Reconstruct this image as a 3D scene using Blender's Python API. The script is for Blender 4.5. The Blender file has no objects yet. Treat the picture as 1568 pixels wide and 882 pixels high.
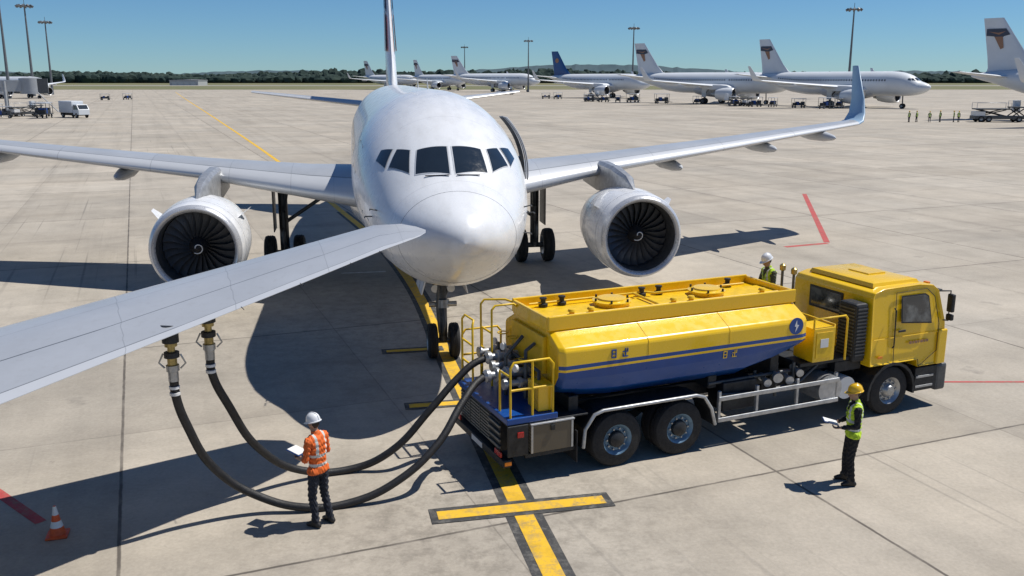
import bpy, bmesh, math, random
import numpy as np
from mathutils import Vector, Matrix
random.seed(4)
D = bpy.data
SC = bpy.context.scene
R = math.radians

# ------------------------------------------------------------------ helpers
def link(o, parent=None):
    SC.collection.objects.link(o)
    if parent is not None:
        o.parent = parent
    return o

def empty(name, loc=(0, 0, 0), rz=0.0, s=1.0):
    e = D.objects.new(name, None)
    e.location = loc
    e.rotation_euler = (0, 0, rz)
    e.scale = (s, s, s)
    e.empty_display_size = 0.3
    return link(e)

def mesh(name, verts, faces, mats, parent=None, smooth=False, midx=None, uvs=None, sharp=None):
    me = D.meshes.new(name)
    me.from_pydata([tuple(v) for v in verts], [], faces)
    if not isinstance(mats, (list, tuple)):
        mats = [mats]
    for m in mats:
        me.materials.append(m)
    if midx is not None:
        me.polygons.foreach_set('material_index', midx)
    if uvs is not None:
        l = me.uv_layers.new(name='UVMap')
        for p in me.polygons:
            for k, li in enumerate(p.loop_indices):
                l.data[li].uv = uvs[p.index][k]
    me.polygons.foreach_set('use_smooth', [smooth] * len(me.polygons))
    me.update()
    if smooth and sharp:
        me.set_sharp_from_angle(angle=R(sharp))
    o = D.objects.new(name, me)
    return link(o, parent)

def fixn(o):
    bm = bmesh.new(); bm.from_mesh(o.data)
    bmesh.ops.recalc_face_normals(bm, faces=bm.faces)
    bm.to_mesh(o.data); bm.free()
    return o

def box(name, x0, x1, y0, y1, z0, z1, mat, parent=None, bevel=0.015, rz=0, seg=2):
    cx, cy, cz = (x0 + x1) / 2, (y0 + y1) / 2, (z0 + z1) / 2
    a, b, c = abs(x1 - x0) / 2, abs(y1 - y0) / 2, abs(z1 - z0) / 2
    v = [(sx * a, sy * b, sz * c) for sx in (-1, 1) for sy in (-1, 1) for sz in (-1, 1)]
    f = [(0, 1, 3, 2), (4, 6, 7, 5), (0, 4, 5, 1), (2, 3, 7, 6), (0, 2, 6, 4), (1, 5, 7, 3)]
    o = mesh(name, v, f, mat, parent)
    o.location = (cx, cy, cz)
    o.rotation_euler = (0, 0, rz)
    if bevel > 0:
        m = o.modifiers.new('b', 'BEVEL'); m.width = min(bevel, a * .8, b * .8, c * .8); m.segments = seg
    return o

def frame_axes(d):
    d = Vector(d).normalized()
    up = Vector((0, 0, 1)) if abs(d.z) < 0.9 else Vector((1, 0, 0))
    a = d.cross(up).normalized(); b = d.cross(a).normalized()
    return d, a, b

def revolve(name, prof, origin, axis, mat, parent=None, seg=32, smooth=True, sharp=40, midx=None, capend=False):
    d, a, b = frame_axes(axis); o = Vector(origin)
    V = []; F = []; M = []
    for (t, r) in prof:
        for k in range(seg):
            an = 2 * math.pi * k / seg
            V.append(o + d * t + (a * math.cos(an) + b * math.sin(an)) * max(r, 1e-4))
    for i in range(len(prof) - 1):
        for k in range(seg):
            k2 = (k + 1) % seg
            F.append((i * seg + k, i * seg + k2, (i + 1) * seg + k2, (i + 1) * seg + k))
            M.append(midx[i] if midx else 0)
    if capend:
        F.append(tuple(range(seg))); M.append(0)
        F.append(tuple((len(prof) - 1) * seg + k for k in range(seg))); M.append(0)
    return mesh(name, V, F, mat, parent, smooth, M, sharp=sharp)

def cyl(name, p, q, r, mat, parent=None, r2=None, seg=16):
    p = Vector(p); q = Vector(q); L = (q - p).length
    if r2 is None: r2 = r
    return revolve(name, [(0, 0), (0, r), (L, r2), (L, 0)], p, q - p, mat, parent, seg)

def tubes(name, lines, r, mat, parent=None, res=3, smooth=False, cyclic=False):
    cu = D.curves.new(name, 'CURVE'); cu.dimensions = '3D'
    cu.bevel_depth = r; cu.bevel_resolution = res; cu.use_fill_caps = True
    for pts in lines:
        if smooth:
            s = cu.splines.new('BEZIER'); s.bezier_points.add(len(pts) - 1)
            for bp, p in zip(s.bezier_points, pts):
                bp.co = p; bp.handle_left_type = bp.handle_right_type = 'AUTO'
            s.resolution_u = 10
        else:
            s = cu.splines.new('POLY'); s.points.add(len(pts) - 1)
            for sp, p in zip(s.points, pts):
                sp.co = (p[0], p[1], p[2], 1)
        s.use_cyclic_u = cyclic
    cu.materials.append(mat)
    o = D.objects.new(name, cu)
    return link(o, parent)

def loft(name, rings, mats, parent=None, smooth=True, midx=None, caps=True, closed=True, uv=None, sharp=35):
    n = len(rings[0]); V = [p for r in rings for p in r]; F = []; M = []; U = []
    for i in range(len(rings) - 1):
        for k in range(n if closed else n - 1):
            k2 = (k + 1) % n
            F.append((i * n + k, i * n + k2, (i + 1) * n + k2, (i + 1) * n + k))
            M.append(midx[k] if midx else 0)
            if uv:
                ua = uv[0][k]; ub = uv[0][k2]
                U.append([(ua, uv[1][i]), (ub, uv[1][i]), (ub, uv[1][i + 1]), (ua, uv[1][i + 1])])
    if caps:
        F.append(tuple(reversed(range(n)))); M.append(0)
        F.append(tuple((len(rings) - 1) * n + k for k in range(n))); M.append(0)
        if uv:
            U.append([(0.5, 0)] * n); U.append([(0.5, 1)] * n)
    o = mesh(name, V, F, mats, parent, smooth, M, U if uv else None)
    fixn(o)
    if smooth and sharp: o.data.set_sharp_from_angle(angle=R(sharp))
    return o

def hermite(xs, ys, x):
    n = len(xs)
    if x <= xs[0]: return ys[0]
    if x >= xs[-1]: return ys[-1]
    i = max(k for k in range(n) if xs[k] <= x)
    i = min(i, n - 2)
    def m(k):
        if k == 0 or k == n - 1: 
            kk = min(k, n - 2); return (ys[kk + 1] - ys[kk]) / (xs[kk + 1] - xs[kk])
        d1 = (ys[k] - ys[k - 1]) / (xs[k] - xs[k - 1]); d2 = (ys[k + 1] - ys[k]) / (xs[k + 1] - xs[k])
        if d1 * d2 <= 0: return 0
        return 2 * d1 * d2 / (d1 + d2)
    h = xs[i + 1] - xs[i]; t = (x - xs[i]) / h
    return ((2*t**3-3*t*t+1)*ys[i] + (t**3-2*t*t+t)*h*m(i) + (-2*t**3+3*t*t)*ys[i+1] + (t**3-t*t)*h*m(i+1))

# ------------------------------------------------------------------ materials
class NT:
    def __init__(s, name):
        s.m = D.materials.new(name); s.m.use_nodes = True
        s.n = s.m.node_tree.nodes; s.l = s.m.node_tree.links
        s.b = s.n['Principled BSDF']
    def node(s, t, **kw):
        x = s.n.new(t)
        for k, v in kw.items(): setattr(x, k, v)
        return x
    def put(s, sock, v):
        if hasattr(v, 'is_linked') or isinstance(v, bpy.types.NodeSocket): s.l.new(v, sock)
        else: sock.default_value = v
    def math(s, op, a, b=None, c=None, clamp=False):
        x = s.node('ShaderNodeMath', operation=op, use_clamp=clamp)
        s.put(x.inputs[0], a)
        if b is not None: s.put(x.inputs[1], b)
        if c is not None: s.put(x.inputs[2], c)
        return x.outputs[0]
    def noise(s, vec, scale, detail=4, rough=.55):
        x = s.node('ShaderNodeTexNoise'); x.inputs['Scale'].default_value = scale
        x.inputs['Detail'].default_value = detail; x.inputs['Roughness'].default_value = rough
        if vec is not None: s.l.new(vec, x.inputs['Vector'])
        return x.outputs['Fac']
    def ramp(s, v, a, b, lo=0.0, hi=1.0):
        x = s.node('ShaderNodeMapRange'); s.put(x.inputs[0], v)
        x.inputs[1].default_value = a; x.inputs[2].default_value = b
        x.inputs[3].default_value = lo; x.inputs[4].default_value = hi
        return x.outputs[0]
    def mix(s, f, a, b):
        x = s.node('ShaderNodeMix', data_type='RGBA')
        s.put(x.inputs[0], f)
        s.put(x.inputs[6], a if not isinstance(a, tuple) else (*a[:3], 1))
        s.put(x.inputs[7], b if not isinstance(b, tuple) else (*b[:3], 1))
        return x.outputs[2]
    def obj(s): return s.node('ShaderNodeTexCoord').outputs['Object']
    def pos(s): return s.node('ShaderNodeNewGeometry').outputs['Position']

def mat(name, col, rough=.5, metal=0., var=.12, scale=3., coat=0., bump=0., dirt=None):
    t = NT(name); o = t.obj()
    n1 = t.noise(o, scale, 5, .6)
    dark = tuple(c * (1 - 2 * var) for c in col) if dirt is None else dirt
    f = t.ramp(n1, .35, .7, 0, 1 if dirt is None else var * 2)
    c = t.mix(f, col, dark)
    t.l.new(c, t.b.inputs['Base Color'])
    t.b.inputs['Metallic'].default_value = metal
    r = t.ramp(t.noise(o, scale * 4, 4), .3, .7, max(rough - .07, .02), min(rough + .1, 1))
    t.l.new(r, t.b.inputs['Roughness'])
    t.b.inputs['Coat Weight'].default_value = coat
    t.b.inputs['Coat Roughness'].default_value = .08
    if bump:
        b = t.node('ShaderNodeBump'); b.inputs['Strength'].default_value = bump; b.inputs['Distance'].default_value = .02
        t.l.new(t.noise(o, scale * 6, 4), b.inputs['Height']); t.l.new(b.outputs[0], t.b.inputs['Normal'])
    return t.m

M = {}
# aircraft skin: white paint, faint grime that streaks aft, lap joints between skin panels
t = NT('aircraft_white_paint'); o = t.obj()
mp = t.node('ShaderNodeMapping'); t.l.new(o, mp.inputs[0]); mp.inputs['Scale'].default_value = (.35, 2.2, 2.2)
c = t.mix(t.ramp(t.noise(mp.outputs[0], 1.6, 6, .65), .45, .75, 0, .25), (.74, .75, .765), (.40, .39, .37))
c = t.mix(t.ramp(t.noise(o, 26, 4, .6), .66, .72, 0, .35), c, (.35, .34, .32))
sp = t.node('ShaderNodeSeparateXYZ'); t.l.new(o, sp.inputs[0])
lap = t.math('LESS_THAN', t.math('FRACT', t.math('DIVIDE', t.math('ADD', sp.outputs[0], .3), 2.13)), .006)
c = t.mix(t.math('MULTIPLY', lap, .35), c, (.22, .23, .25))
t.l.new(c, t.b.inputs['Base Color']); t.l.new(t.ramp(t.noise(o, 3, 5), .3, .7, .22, .38), t.b.inputs['Roughness']); t.b.inputs['Coat Weight'].default_value = .3
M['white'] = t.m
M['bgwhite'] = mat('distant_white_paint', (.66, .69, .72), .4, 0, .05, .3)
M['belly'] = mat('aircraft_grey_paint', (.50, .52, .55), .4, 0, .06, 1.2)
M['glass'] = mat('cockpit_glass', (.018, .026, .036), .06, 0, .1, 2, .5)
M['black'] = mat('black_rubber_trim', (.02, .02, .022), .6, 0, .15, 6)
M['tyre'] = mat('tyre_rubber', (.020, .020, .021), .8, 0, .25, 8, bump=.3)
M['steel'] = mat('dull_steel', (.42, .43, .44), .38, .8, .15, 6)
M['chrome'] = mat('polished_metal', (.62, .63, .65), .30, .45, .05, 3)
M['dark'] = mat('dark_machinery', (.028, .03, .033), .55, .2, .3, 7)
M['gear'] = mat('gear_grey', (.10, .105, .11), .45, .4, .2, 6)
M['gap'] = mat('panel_gap', (.20, .21, .23), .6, 0, .1, 6)
M['fan'] = mat('fan_blade_metal', (.16, .165, .175), .34, .55, .1, 4)
M['yellow'] = mat('truck_yellow_paint', (.86, .535, .006), .26, 0, .07, 1.4, .4, dirt=(.40, .25, .03))
M['yellow2'] = mat('yellow_rail_paint', (.82, .52, .01), .42, 0, .12, 6)
M['blue'] = mat('truck_blue_paint', (.004, .060, .27), .34, 0, .08, 2, .0)
M['red'] = mat('red_lamp_plastic', (.45, .02, .015), .25, 0, .08, 3)
M['orange'] = mat('orange_lamp_plastic', (.85, .25, .02), .3, 0, .08, 3)
M['alu'] = mat('aluminium', (.48, .49, .50), .38, .55, .18, 5)
M['whitep'] = mat('white_plastic', (.72, .72, .71), .35, 0, .05, 5)
M['hose'] = mat('hose_rubber', (.016, .016, .018), .5, 0, .3, 12, bump=.4)
M['brass'] = mat('brass_fitting', (.45, .35, .14), .38, .8, .2, 9)
M['finblue'] = mat('tail_blue_paint', (.012, .075, .24), .4, 0, .05, 1)
M['logo'] = mat('tail_emblem_brown', (.32, .17, .10), .5, 0, .05, 1)
M['logod'] = mat('tail_emblem_dark', (.05, .06, .09), .5, 0, .05, 1)
M['rimblue'] = mat('wheel_rim_blue_grey', (.14, .24, .34), .4, .3, .15, 6)
M['slat'] = mat('weathered_grille', (.24, .225, .19), .55, .2, .25, 8)

# checker plate
t = NT('checker_plate'); o = t.obj()
ck = t.node('ShaderNodeTexVoronoi'); ck.inputs['Scale'].default_value = 17; ck.inputs['Randomness'].default_value = 0; t.l.new(o, ck.inputs['Vector'])
f = t.ramp(ck.outputs['Distance'], .30, .45)
t.l.new(t.mix(f, (.36, .32, .23), (.12, .10, .07)), t.b.inputs['Base Color']); t.b.inputs['Metallic'].default_value = .2; t.b.inputs['Roughness'].default_value = .5
M['checker'] = t.m

# wing skin, with slat / flap joints following the chord (UV.x) and ribs (UV.y)
def wing_mat(name, col, chordlines, ribs, tail=None):
    t = NT(name); uv = t.node('ShaderNodeUVMap'); uv.uv_map = 'UVMap'
    sp = t.node('ShaderNodeSeparateXYZ'); t.l.new(uv.outputs[0], sp.inputs[0])
    tot = None
    for (c, w, k_) in chordlines:
        d = t.math('ABSOLUTE', t.math('SUBTRACT', sp.outputs[0], c))
        k = t.math('MULTIPLY', t.math('LESS_THAN', d, w), k_)
        tot = k if tot is None else t.math('MAXIMUM', tot, k)
    fr = t.math('FRACT', t.math('MULTIPLY', sp.outputs[1], ribs))
    k = t.math('MULTIPLY', t.math('LESS_THAN', fr, .009), .3)
    tot = t.math('MAXIMUM', tot, k)
    wn = t.node('ShaderNodeTexWhiteNoise', noise_dimensions='1D'); t.l.new(t.math('FLOOR', t.math('MULTIPLY', sp.outputs[1], ribs)), wn.inputs['W'])
    n = t.noise(t.obj(), .8, 6, .6); n2 = t.noise(t.obj(), 9, 4, .6)
    base = t.mix(t.ramp(n, .35, .7), col, tuple(c * .86 for c in col))
    base = t.mix(t.ramp(wn.outputs[0], 0, 1, 0, .25), base, tuple(c * .8 for c in col))
    base = t.mix(t.ramp(n2, .55, .8, 0, .25), base, (.30, .29, .28))
    le = t.math('LESS_THAN', sp.outputs[0], chordlines[0][0])
    base = t.mix(t.math('MULTIPLY', le, .6), base, (.68, .69, .70))  # metal leading edge; on the near wing also a painted rim highlight
    te = t.math('GREATER_THAN', sp.outputs[0], chordlines[-1][0])
    base = t.mix(t.math('MULTIPLY', te, .5), base, (.70, .71, .72))  # edge highlight painted in as a lighter strip along the trailing edge
    c = t.mix(tot, base, (.10, .11, .12))
    t.l.new(c, t.b.inputs['Base Color']); t.b.inputs['Roughness'].default_value = .34
    t.b.inputs['Metallic'].default_value = .2
    return t.m
M['wing'] = wing_mat('wing_skin', (.47, .49, .515), [(.10, .004, .7), (.62, .003, .6), (.74, .004, .6)], 7)
M['wingfg'] = wing_mat('wing_skin_near', (.46, .48, .51), [(.10, .0055, .85), (.36, .0018, .4), (.64, .0045, .85), (.92, .0035, .7)], 13)

# ------------------------------------------------------------------ ground
def ground_mat():
    t = NT('apron_concrete'); p = t.pos()
    sp = t.node('ShaderNodeSeparateXYZ'); t.l.new(p, sp.inputs[0]); X, Y = sp.outputs[0], sp.outputs[1]
    ca, sa = math.cos(R(22)), math.sin(R(22))
    n = t.math('ADD', t.math('MULTIPLY', X, ca), t.math('MULTIPLY', Y, sa))
    q = t.math('ADD', t.math('MULTIPLY', X, -sa), t.math('MULTIPLY', Y, ca))
    def joint(c, period, off, w):
        a = t.math('DIVIDE', t.math('SUBTRACT', c, off), period)
        fr = t.math('FRACT', a)
        d = t.math('MULTIPLY', t.math('SUBTRACT', .5, t.math('ABSOLUTE', t.math('SUBTRACT', fr, .5))), period)
        return t.ramp(d, w * .5, w, 1, 0), t.math('FLOOR', a), d
    wob = t.math('MULTIPLY', t.math('SUBTRACT', t.noise(p, 2.5, 3), .5), .03)
    nn = t.math('ADD', n, wob); qq = t.math('ADD', q, wob)
    j1, c1, d1 = joint(nn, 11.1, -.8, .036)
    j2, c2, d2 = joint(qq, 12.8, 12.6, .036)
    j3, c3, d3 = joint(nn, 5.55, -.8, .018)
    j4, c4, d4 = joint(qq, 6.4, 12.6, .018)
    jj = t.math('MAXIMUM', t.math('MAXIMUM', j1, j2), t.math('MULTIPLY', t.math('MAXIMUM', j3, j4), .42))
    jj = t.math('MULTIPLY', jj, t.ramp(t.noise(p, 1.3, 4), .3, .55, .55, 1))
    edge = t.math('MULTIPLY', t.ramp(t.math('MINIMUM', d3, d4), .0, .45, 1, 0), t.ramp(t.noise(p, 1.1, 5), .40, .66))
    wn = t.node('ShaderNodeTexWhiteNoise', noise_dimensions='2D')
    cb = t.node('ShaderNodeCombineXYZ'); t.l.new(c3, cb.inputs[0]); t.l.new(c4, cb.inputs[1]); t.l.new(cb.outputs[0], wn.inputs['Vector'])
    slab = t.ramp(wn.outputs['Value'], 0, 1, .89, 1.05)
    big = t.ramp(t.noise(p, .04, 6, .65), .3, .7, .86, 1.10)
    med = t.ramp(t.noise(p, .45, 8, .72), .3, .7, .82, 1.12)
    fine = t.ramp(t.noise(p, 14, 6, .75), .3, .7, .86, 1.10)
    cb2 = t.node('ShaderNodeCombineXYZ'); t.l.new(t.math('MULTIPLY', n, .5), cb2.inputs[0]); t.l.new(t.math('MULTIPLY', q, .02), cb2.inputs[1])
    streak = t.ramp(t.noise(cb2.outputs[0], 1.0, 6, .65), .48, .75, 1.0, .80)
    cb3 = t.node('ShaderNodeCombineXYZ'); t.l.new(t.math('MULTIPLY', n, .03), cb3.inputs[0]); t.l.new(t.math('MULTIPLY', q, .35), cb3.inputs[1])
    streak2 = t.ramp(t.noise(cb3.outputs[0], 1.0, 5, .6), .5, .75, 1.0, .84)
    cb4 = t.node('ShaderNodeCombineXYZ'); t.l.new(t.math('MULTIPLY', n, 4.5), cb4.inputs[0]); t.l.new(t.math('MULTIPLY', q, .045), cb4.inputs[1])
    ty = t.math('MULTIPLY', t.ramp(t.noise(cb4.outputs[0], 1.0, 2, .5), .64, .72), t.ramp(t.noise(p, .07, 3), .48, .60))
    val = t.math('MULTIPLY', t.math('MULTIPLY', slab, big), t.math('MULTIPLY', t.math('MULTIPLY', med, fine), t.math('MULTIPLY', streak, streak2)))
    base = t.mix(t.ramp(t.noise(p, .12, 5), .3, .7), (.455, .400, .325), (.425, .385, .325))
    vm = t.node('ShaderNodeVectorMath', operation='SCALE'); t.l.new(base, vm.inputs[0]); t.l.new(val, vm.inputs['Scale'])
    oil = t.math('MULTIPLY', t.ramp(t.noise(p, .9, 6, .6), .60, .74), t.ramp(t.noise(p, .11, 2), .45, .58))
    drip = t.ramp(t.noise(p, 3.3, 3, .5), .72, .77)
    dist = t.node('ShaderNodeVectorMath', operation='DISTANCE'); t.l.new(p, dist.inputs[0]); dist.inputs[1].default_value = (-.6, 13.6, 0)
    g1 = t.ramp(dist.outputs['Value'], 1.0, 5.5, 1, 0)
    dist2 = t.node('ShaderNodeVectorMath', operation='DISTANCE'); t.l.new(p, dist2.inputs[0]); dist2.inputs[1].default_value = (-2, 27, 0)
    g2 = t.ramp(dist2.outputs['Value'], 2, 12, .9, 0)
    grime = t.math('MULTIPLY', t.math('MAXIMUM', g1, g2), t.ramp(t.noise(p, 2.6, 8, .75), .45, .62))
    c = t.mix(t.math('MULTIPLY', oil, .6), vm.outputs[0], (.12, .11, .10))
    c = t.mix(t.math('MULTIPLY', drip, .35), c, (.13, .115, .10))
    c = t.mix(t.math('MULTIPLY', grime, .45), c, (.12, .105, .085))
    c = t.mix(t.math('MULTIPLY', ty, .42), c, (.10, .095, .09))
    c = t.mix(t.math('MULTIPLY', edge, .26), c, (.16, .14, .12))
    c = t.mix(t.math('MULTIPLY', jj, .85), c, (.07, .06, .052))
    t.l.new(c, t.b.inputs['Base Color'])
    t.b.inputs['Roughness'].default_value = .85
    t.b.inputs['Specular IOR Level'].default_value = .3
    b = t.node('ShaderNodeBump'); b.inputs['Strength'].default_value = .3; b.inputs['Distance'].default_value = .01
    t.l.new(t.noise(p, 22, 5, .7), b.inputs['Height']); t.l.new(b.outputs[0], t.b.inputs['Normal'])
    return t.m
mesh('apron_ground', [(-6000, -600, 0), (6000, -600, 0), (6000, 9000, 0), (-6000, 9000, 0)], [(0, 1, 2, 3)], ground_mat())

t = NT('dry_grass'); p = t.pos()
c = t.mix(t.ramp(t.noise(p, .012, 5), .35, .65), (.13, .14, .055), (.21, .18, .09))
c = t.mix(t.ramp(t.noise(p, .15, 5), .4, .7, 0, .5), c, (.08, .10, .04))
t.l.new(c, t.b.inputs['Base Color']); t.b.inputs['Roughness'].default_value = .95
mesh('grass_field', [(-5000, 610, .05), (5000, 610, .05), (5000, 8000, .05), (-5000, 8000, .05)], [(0, 1, 2, 3)], t.m)
mesh('taxiway', [(-4000, 900, .1), (4000, 900, .1), (4000, 985, .1), (-4000, 985, .1)], [(0, 1, 2, 3)], mat('taxiway_concrete', (.34, .32, .28), .9, 0, .1, .02))

# painted markings
def paint(name, col):
    t = NT(name); p = t.pos()
    w = t.ramp(t.noise(p, 5, 8, .75), .47, .64)
    w2 = t.ramp(t.noise(p, .8, 4), .38, .62, .35, 1)
    c = t.mix(t.math('MULTIPLY', t.math('MULTIPLY', w, w2), .85), col, (.24, .20, .14) if sum(col) > .3 else (.2, .19, .17))
    c = t.mix(t.ramp(t.noise(p, 1.7, 6, .7), .48, .68, 0, .5), c, tuple(x * .55 for x in col))
    t.l.new(c, t.b.inputs['Base Color']); t.b.inputs['Roughness'].default_value = .75
    return t.m
PY = paint('marking_yellow', (.74, .44, .02)); PK = paint('marking_black', (.045, .045, .045)); PR = paint('marking_red', (.46, .065, .06)); PW = paint('marking_white', (.7, .7, .68))

def strip(name, pts, width, z, m):
    V = []; F = []
    pts = [Vector((a, b)) for a, b in pts]
    for i, p in enumerate(pts):
        d = (pts[min(i + 1, len(pts) - 1)] - pts[max(i - 1, 0)]).normalized(); nrm = Vector((-d.y, d.x)) * width / 2
        V += [(p.x + nrm.x, p.y + nrm.y, z), (p.x - nrm.x, p.y - nrm.y, z)]
    for i in range(len(pts) - 1): F.append((2 * i, 2 * i + 1, 2 * i + 3, 2 * i + 2))
    return mesh(name, V, F, m)
cl = [(2.35, 4.0), (.60, 11.97), (.05, 14.5), (-.45, 16.8), (-1.55, 22.0), (-3.14, 29.7), (-5.7, 39), (-9.1, 48.8), (-19.6, 77.9), (-41.7, 136.5), (-122, 347), (-180, 500)]
ys = [c[1] for c in cl]; xs = [c[0] for c in cl]
fine = [(hermite(ys, xs, y), y) for y in [4 + i * 1.0 for i in range(60)] + [64 + i * 6 for i in range(73)]]
strip('centreline_border_marking', fine[:46], .62, .004, PK)
strip('centreline_marking', fine, .32, .008, PY)
def bar(x0, y0, x1, y1, w, border, nm):
    d = Vector((x1 - x0, y1 - y0)).normalized()
    strip(nm + '_border_marking', [(x0 - d.x * border, y0 - d.y * border), (x1 + d.x * border, y1 + d.y * border)], w + 2 * border, .012, PK)
    strip(nm + '_marking', [(x0, y0), (x1, y1)], w, .016, PY)
bar(-1.22, 13.78, 1.57, 14.38, .29, .12, 'stop_bar')
bar(-2.25, 18.93, -1.15, 19.15, .24, .1, 'nosewheel_bar')
bar(-3.3, 23.05, -1.95, 23.33, .2, .12, 'nosewheel_bar')
strip('service_road_marking', [(18.2, 56.8), (13.8, 39.5)], .26, .004, PR)
strip('service_road_marking', [(13.75, 39.3), (11.65, 38.4)], .26, .004, PR)
strip('stand_limit_marking', [(9.8, 20.6), (12.1, 20.6), (40, 20.2)], .10, .004, PR)
strip('stand_limit_marking', [(-16, 20.55), (-8.84, 14.6), (-7.62, 13.57)], .18, .004, PR)
strip('stand_number_marking', [(-6.3, 33.0), (-4.7, 33.3)], .16, .004, PW)

# ------------------------------------------------------------------ tree line
def treeline():
    t = NT('distant_foliage'); p = t.pos()
    c = t.mix(t.ramp(t.noise(p, .06, 4), .35, .65), (.025, .042, .040), (.050, .070, .058))  # distance haze is mixed into the foliage colour as a bluish cast
    t.l.new(c, t.b.inputs['Base Color']); t.b.inputs['Roughness'].default_value = 1; t.b.inputs['Specular IOR Level'].default_value = .1
    bm = bmesh.new(); bmesh.ops.create_icosphere(bm, subdivisions=2, radius=1)
    bv = np.array([v.co[:] for v in bm.verts]); bf = [tuple(v.index for v in f.verts) for f in bm.faces]; bm.free()
    V = []; F = []; k = 0
    for row, (y0, h0) in enumerate([(1480, 11), (1500, 14), (1530, 16.5)]):
        x = -1500
        while x < 1500:
            h = h0 * random.uniform(.85, 1.12) * (1 + .12 * math.sin(x / 170 + row) + .08 * math.sin(x / 61))
            w = random.uniform(6, 13)
            j = np.random.RandomState(k).uniform(.82, 1.18, (len(bv), 1))
            pv = bv * j * np.array([w, 8, h * .62]) + np.array([x, y0 + random.uniform(-8, 8), h * .5])
            b = len(V); V += pv.tolist(); F += [tuple(b + i for i in f) for f in bf]
            x += w * random.uniform(.6, 1.0); k += 1
    mesh('distant_trees', V, F, t.m)
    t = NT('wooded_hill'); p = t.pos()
    c = t.mix(t.ramp(t.noise(p, .02, 5), .35, .65), (.05, .085, .105), (.075, .115, .13))  # hill base colour shifted to blue to stand in for haze
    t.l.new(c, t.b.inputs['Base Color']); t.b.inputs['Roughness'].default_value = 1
    V = []; F = []
    n = 500
    for i in range(n):
        x = -3500 + 7000 * i / (n - 1)
        h = 24 + 8 * math.sin(x / 420 + 1) + 6 * math.sin(x / 173) + random.uniform(-1.5, 1.5)
        V += [(x, 2900, 0), (x, 3000, h * 1.35), (x, 3300, h * .9), (x, 3500, 0)]
    for i in range(n - 1):
        for k in range(3): F.append((4 * i + k, 4 * i + 4 + k, 4 * i + 5 + k, 4 * i + 1 + k))
    mesh('wooded_hills', V, F, t.m)
treeline()

# ------------------------------------------------------------------ airliner
PX = [0, .06, .25, .6, 1.2, 2.0, 2.4, 2.9, 3.6, 4.6, 6, 7.5, 24, 28, 32, 35, 37.3, 38]
PWd = [0, .24, .52, .85, 1.20, 1.51, 1.64, 1.78, 1.92, 2.05, 2.14, 2.17, 2.17, 2.05, 1.58, 1.02, .5, .2]
PT = [-.66, -.46, -.24, -.04, .18, .45, .76, 1.12, 1.5, 1.86, 2.12, 2.22, 2.22, 2.2, 2.1, 1.9, 1.55, 1.35]
PB = [-.66, -.88, -1.12, -1.38, -1.68, -1.95, -2.03, -2.10, -2.18, -2.24, -2.26, -2.26, -2.22, -1.8, -.7, .25, .85, 1.1]
ZC = 4.5
def surf(x, th, off=0.0):
    w = hermite(PX, PWd, x) + off; tp = hermite(PX, PT, x) + off; bt = hermite(PX, PB, x) - off
    zc = (tp + bt) / 2; h = (tp - bt) / 2
    return Vector((x, w * math.sin(th), ZC + zc + h * math.cos(th)))
def patch(corners, n=8, off=.012, V=None, F=None):
    if V is None: V, F = [], []
    b = len(V)
    for i in range(n + 1):
        for j in range(n + 1):
            u, v = i / n, j / n
            x = (1-u)*(1-v)*corners[0][0] + u*(1-v)*corners[1][0] + u*v*corners[2][0] + (1-u)*v*corners[3][0]
            th = (1-u)*(1-v)*corners[0][1] + u*(1-v)*corners[1][1] + u*v*corners[2][1] + (1-u)*v*corners[3][1]
            V.append(surf(x, R(th), off))
    for i in range(n):
        for j in range(n):
            a = b + i * (n + 1) + j
            F.append((a, a + 1, a + n + 2, a + n + 1))
    return V, F
AF = [(1, 0), (.85, .028), (.7, .052), (.5, .078), (.35, .088), (.2, .082), (.1, .062), (.04, .040), (.012, .022), (0, .004), (.012, -.014), (.04, -.022), (.1, -.032), (.2, -.040), (.35, -.042), (.5, -.036), (.7, -.022), (.85, -.010), (1, -.003)]
AFS = [(1, 0), (.8, .02), (.5, .048), (.3, .055), (.12, .045), (.03, .025), (0, 0), (.03, -.025), (.12, -.045), (.3, -.055), (.5, -.048), (.8, -.02)]
def wing(name, stations, m, parent, tk=1.0, vertical=False):
    rings = []
    for (lx, y, z, c, ts) in stations:
        if vertical: rings.append([(lx + u * c, y + h * c * tk * ts * (1.0), z) for u, h in AFS])
        else: rings.append([(lx + u * c, y, z + h * c * tk * ts) for u, h in AF])
    us = [u for u, h in AF] if not vertical else [u for u, h in AFS]
    n = len(stations) - 1
    return loft(name, rings, m, parent, uv=(us, [i / n for i in range(n + 1)]), sharp=60)

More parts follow.
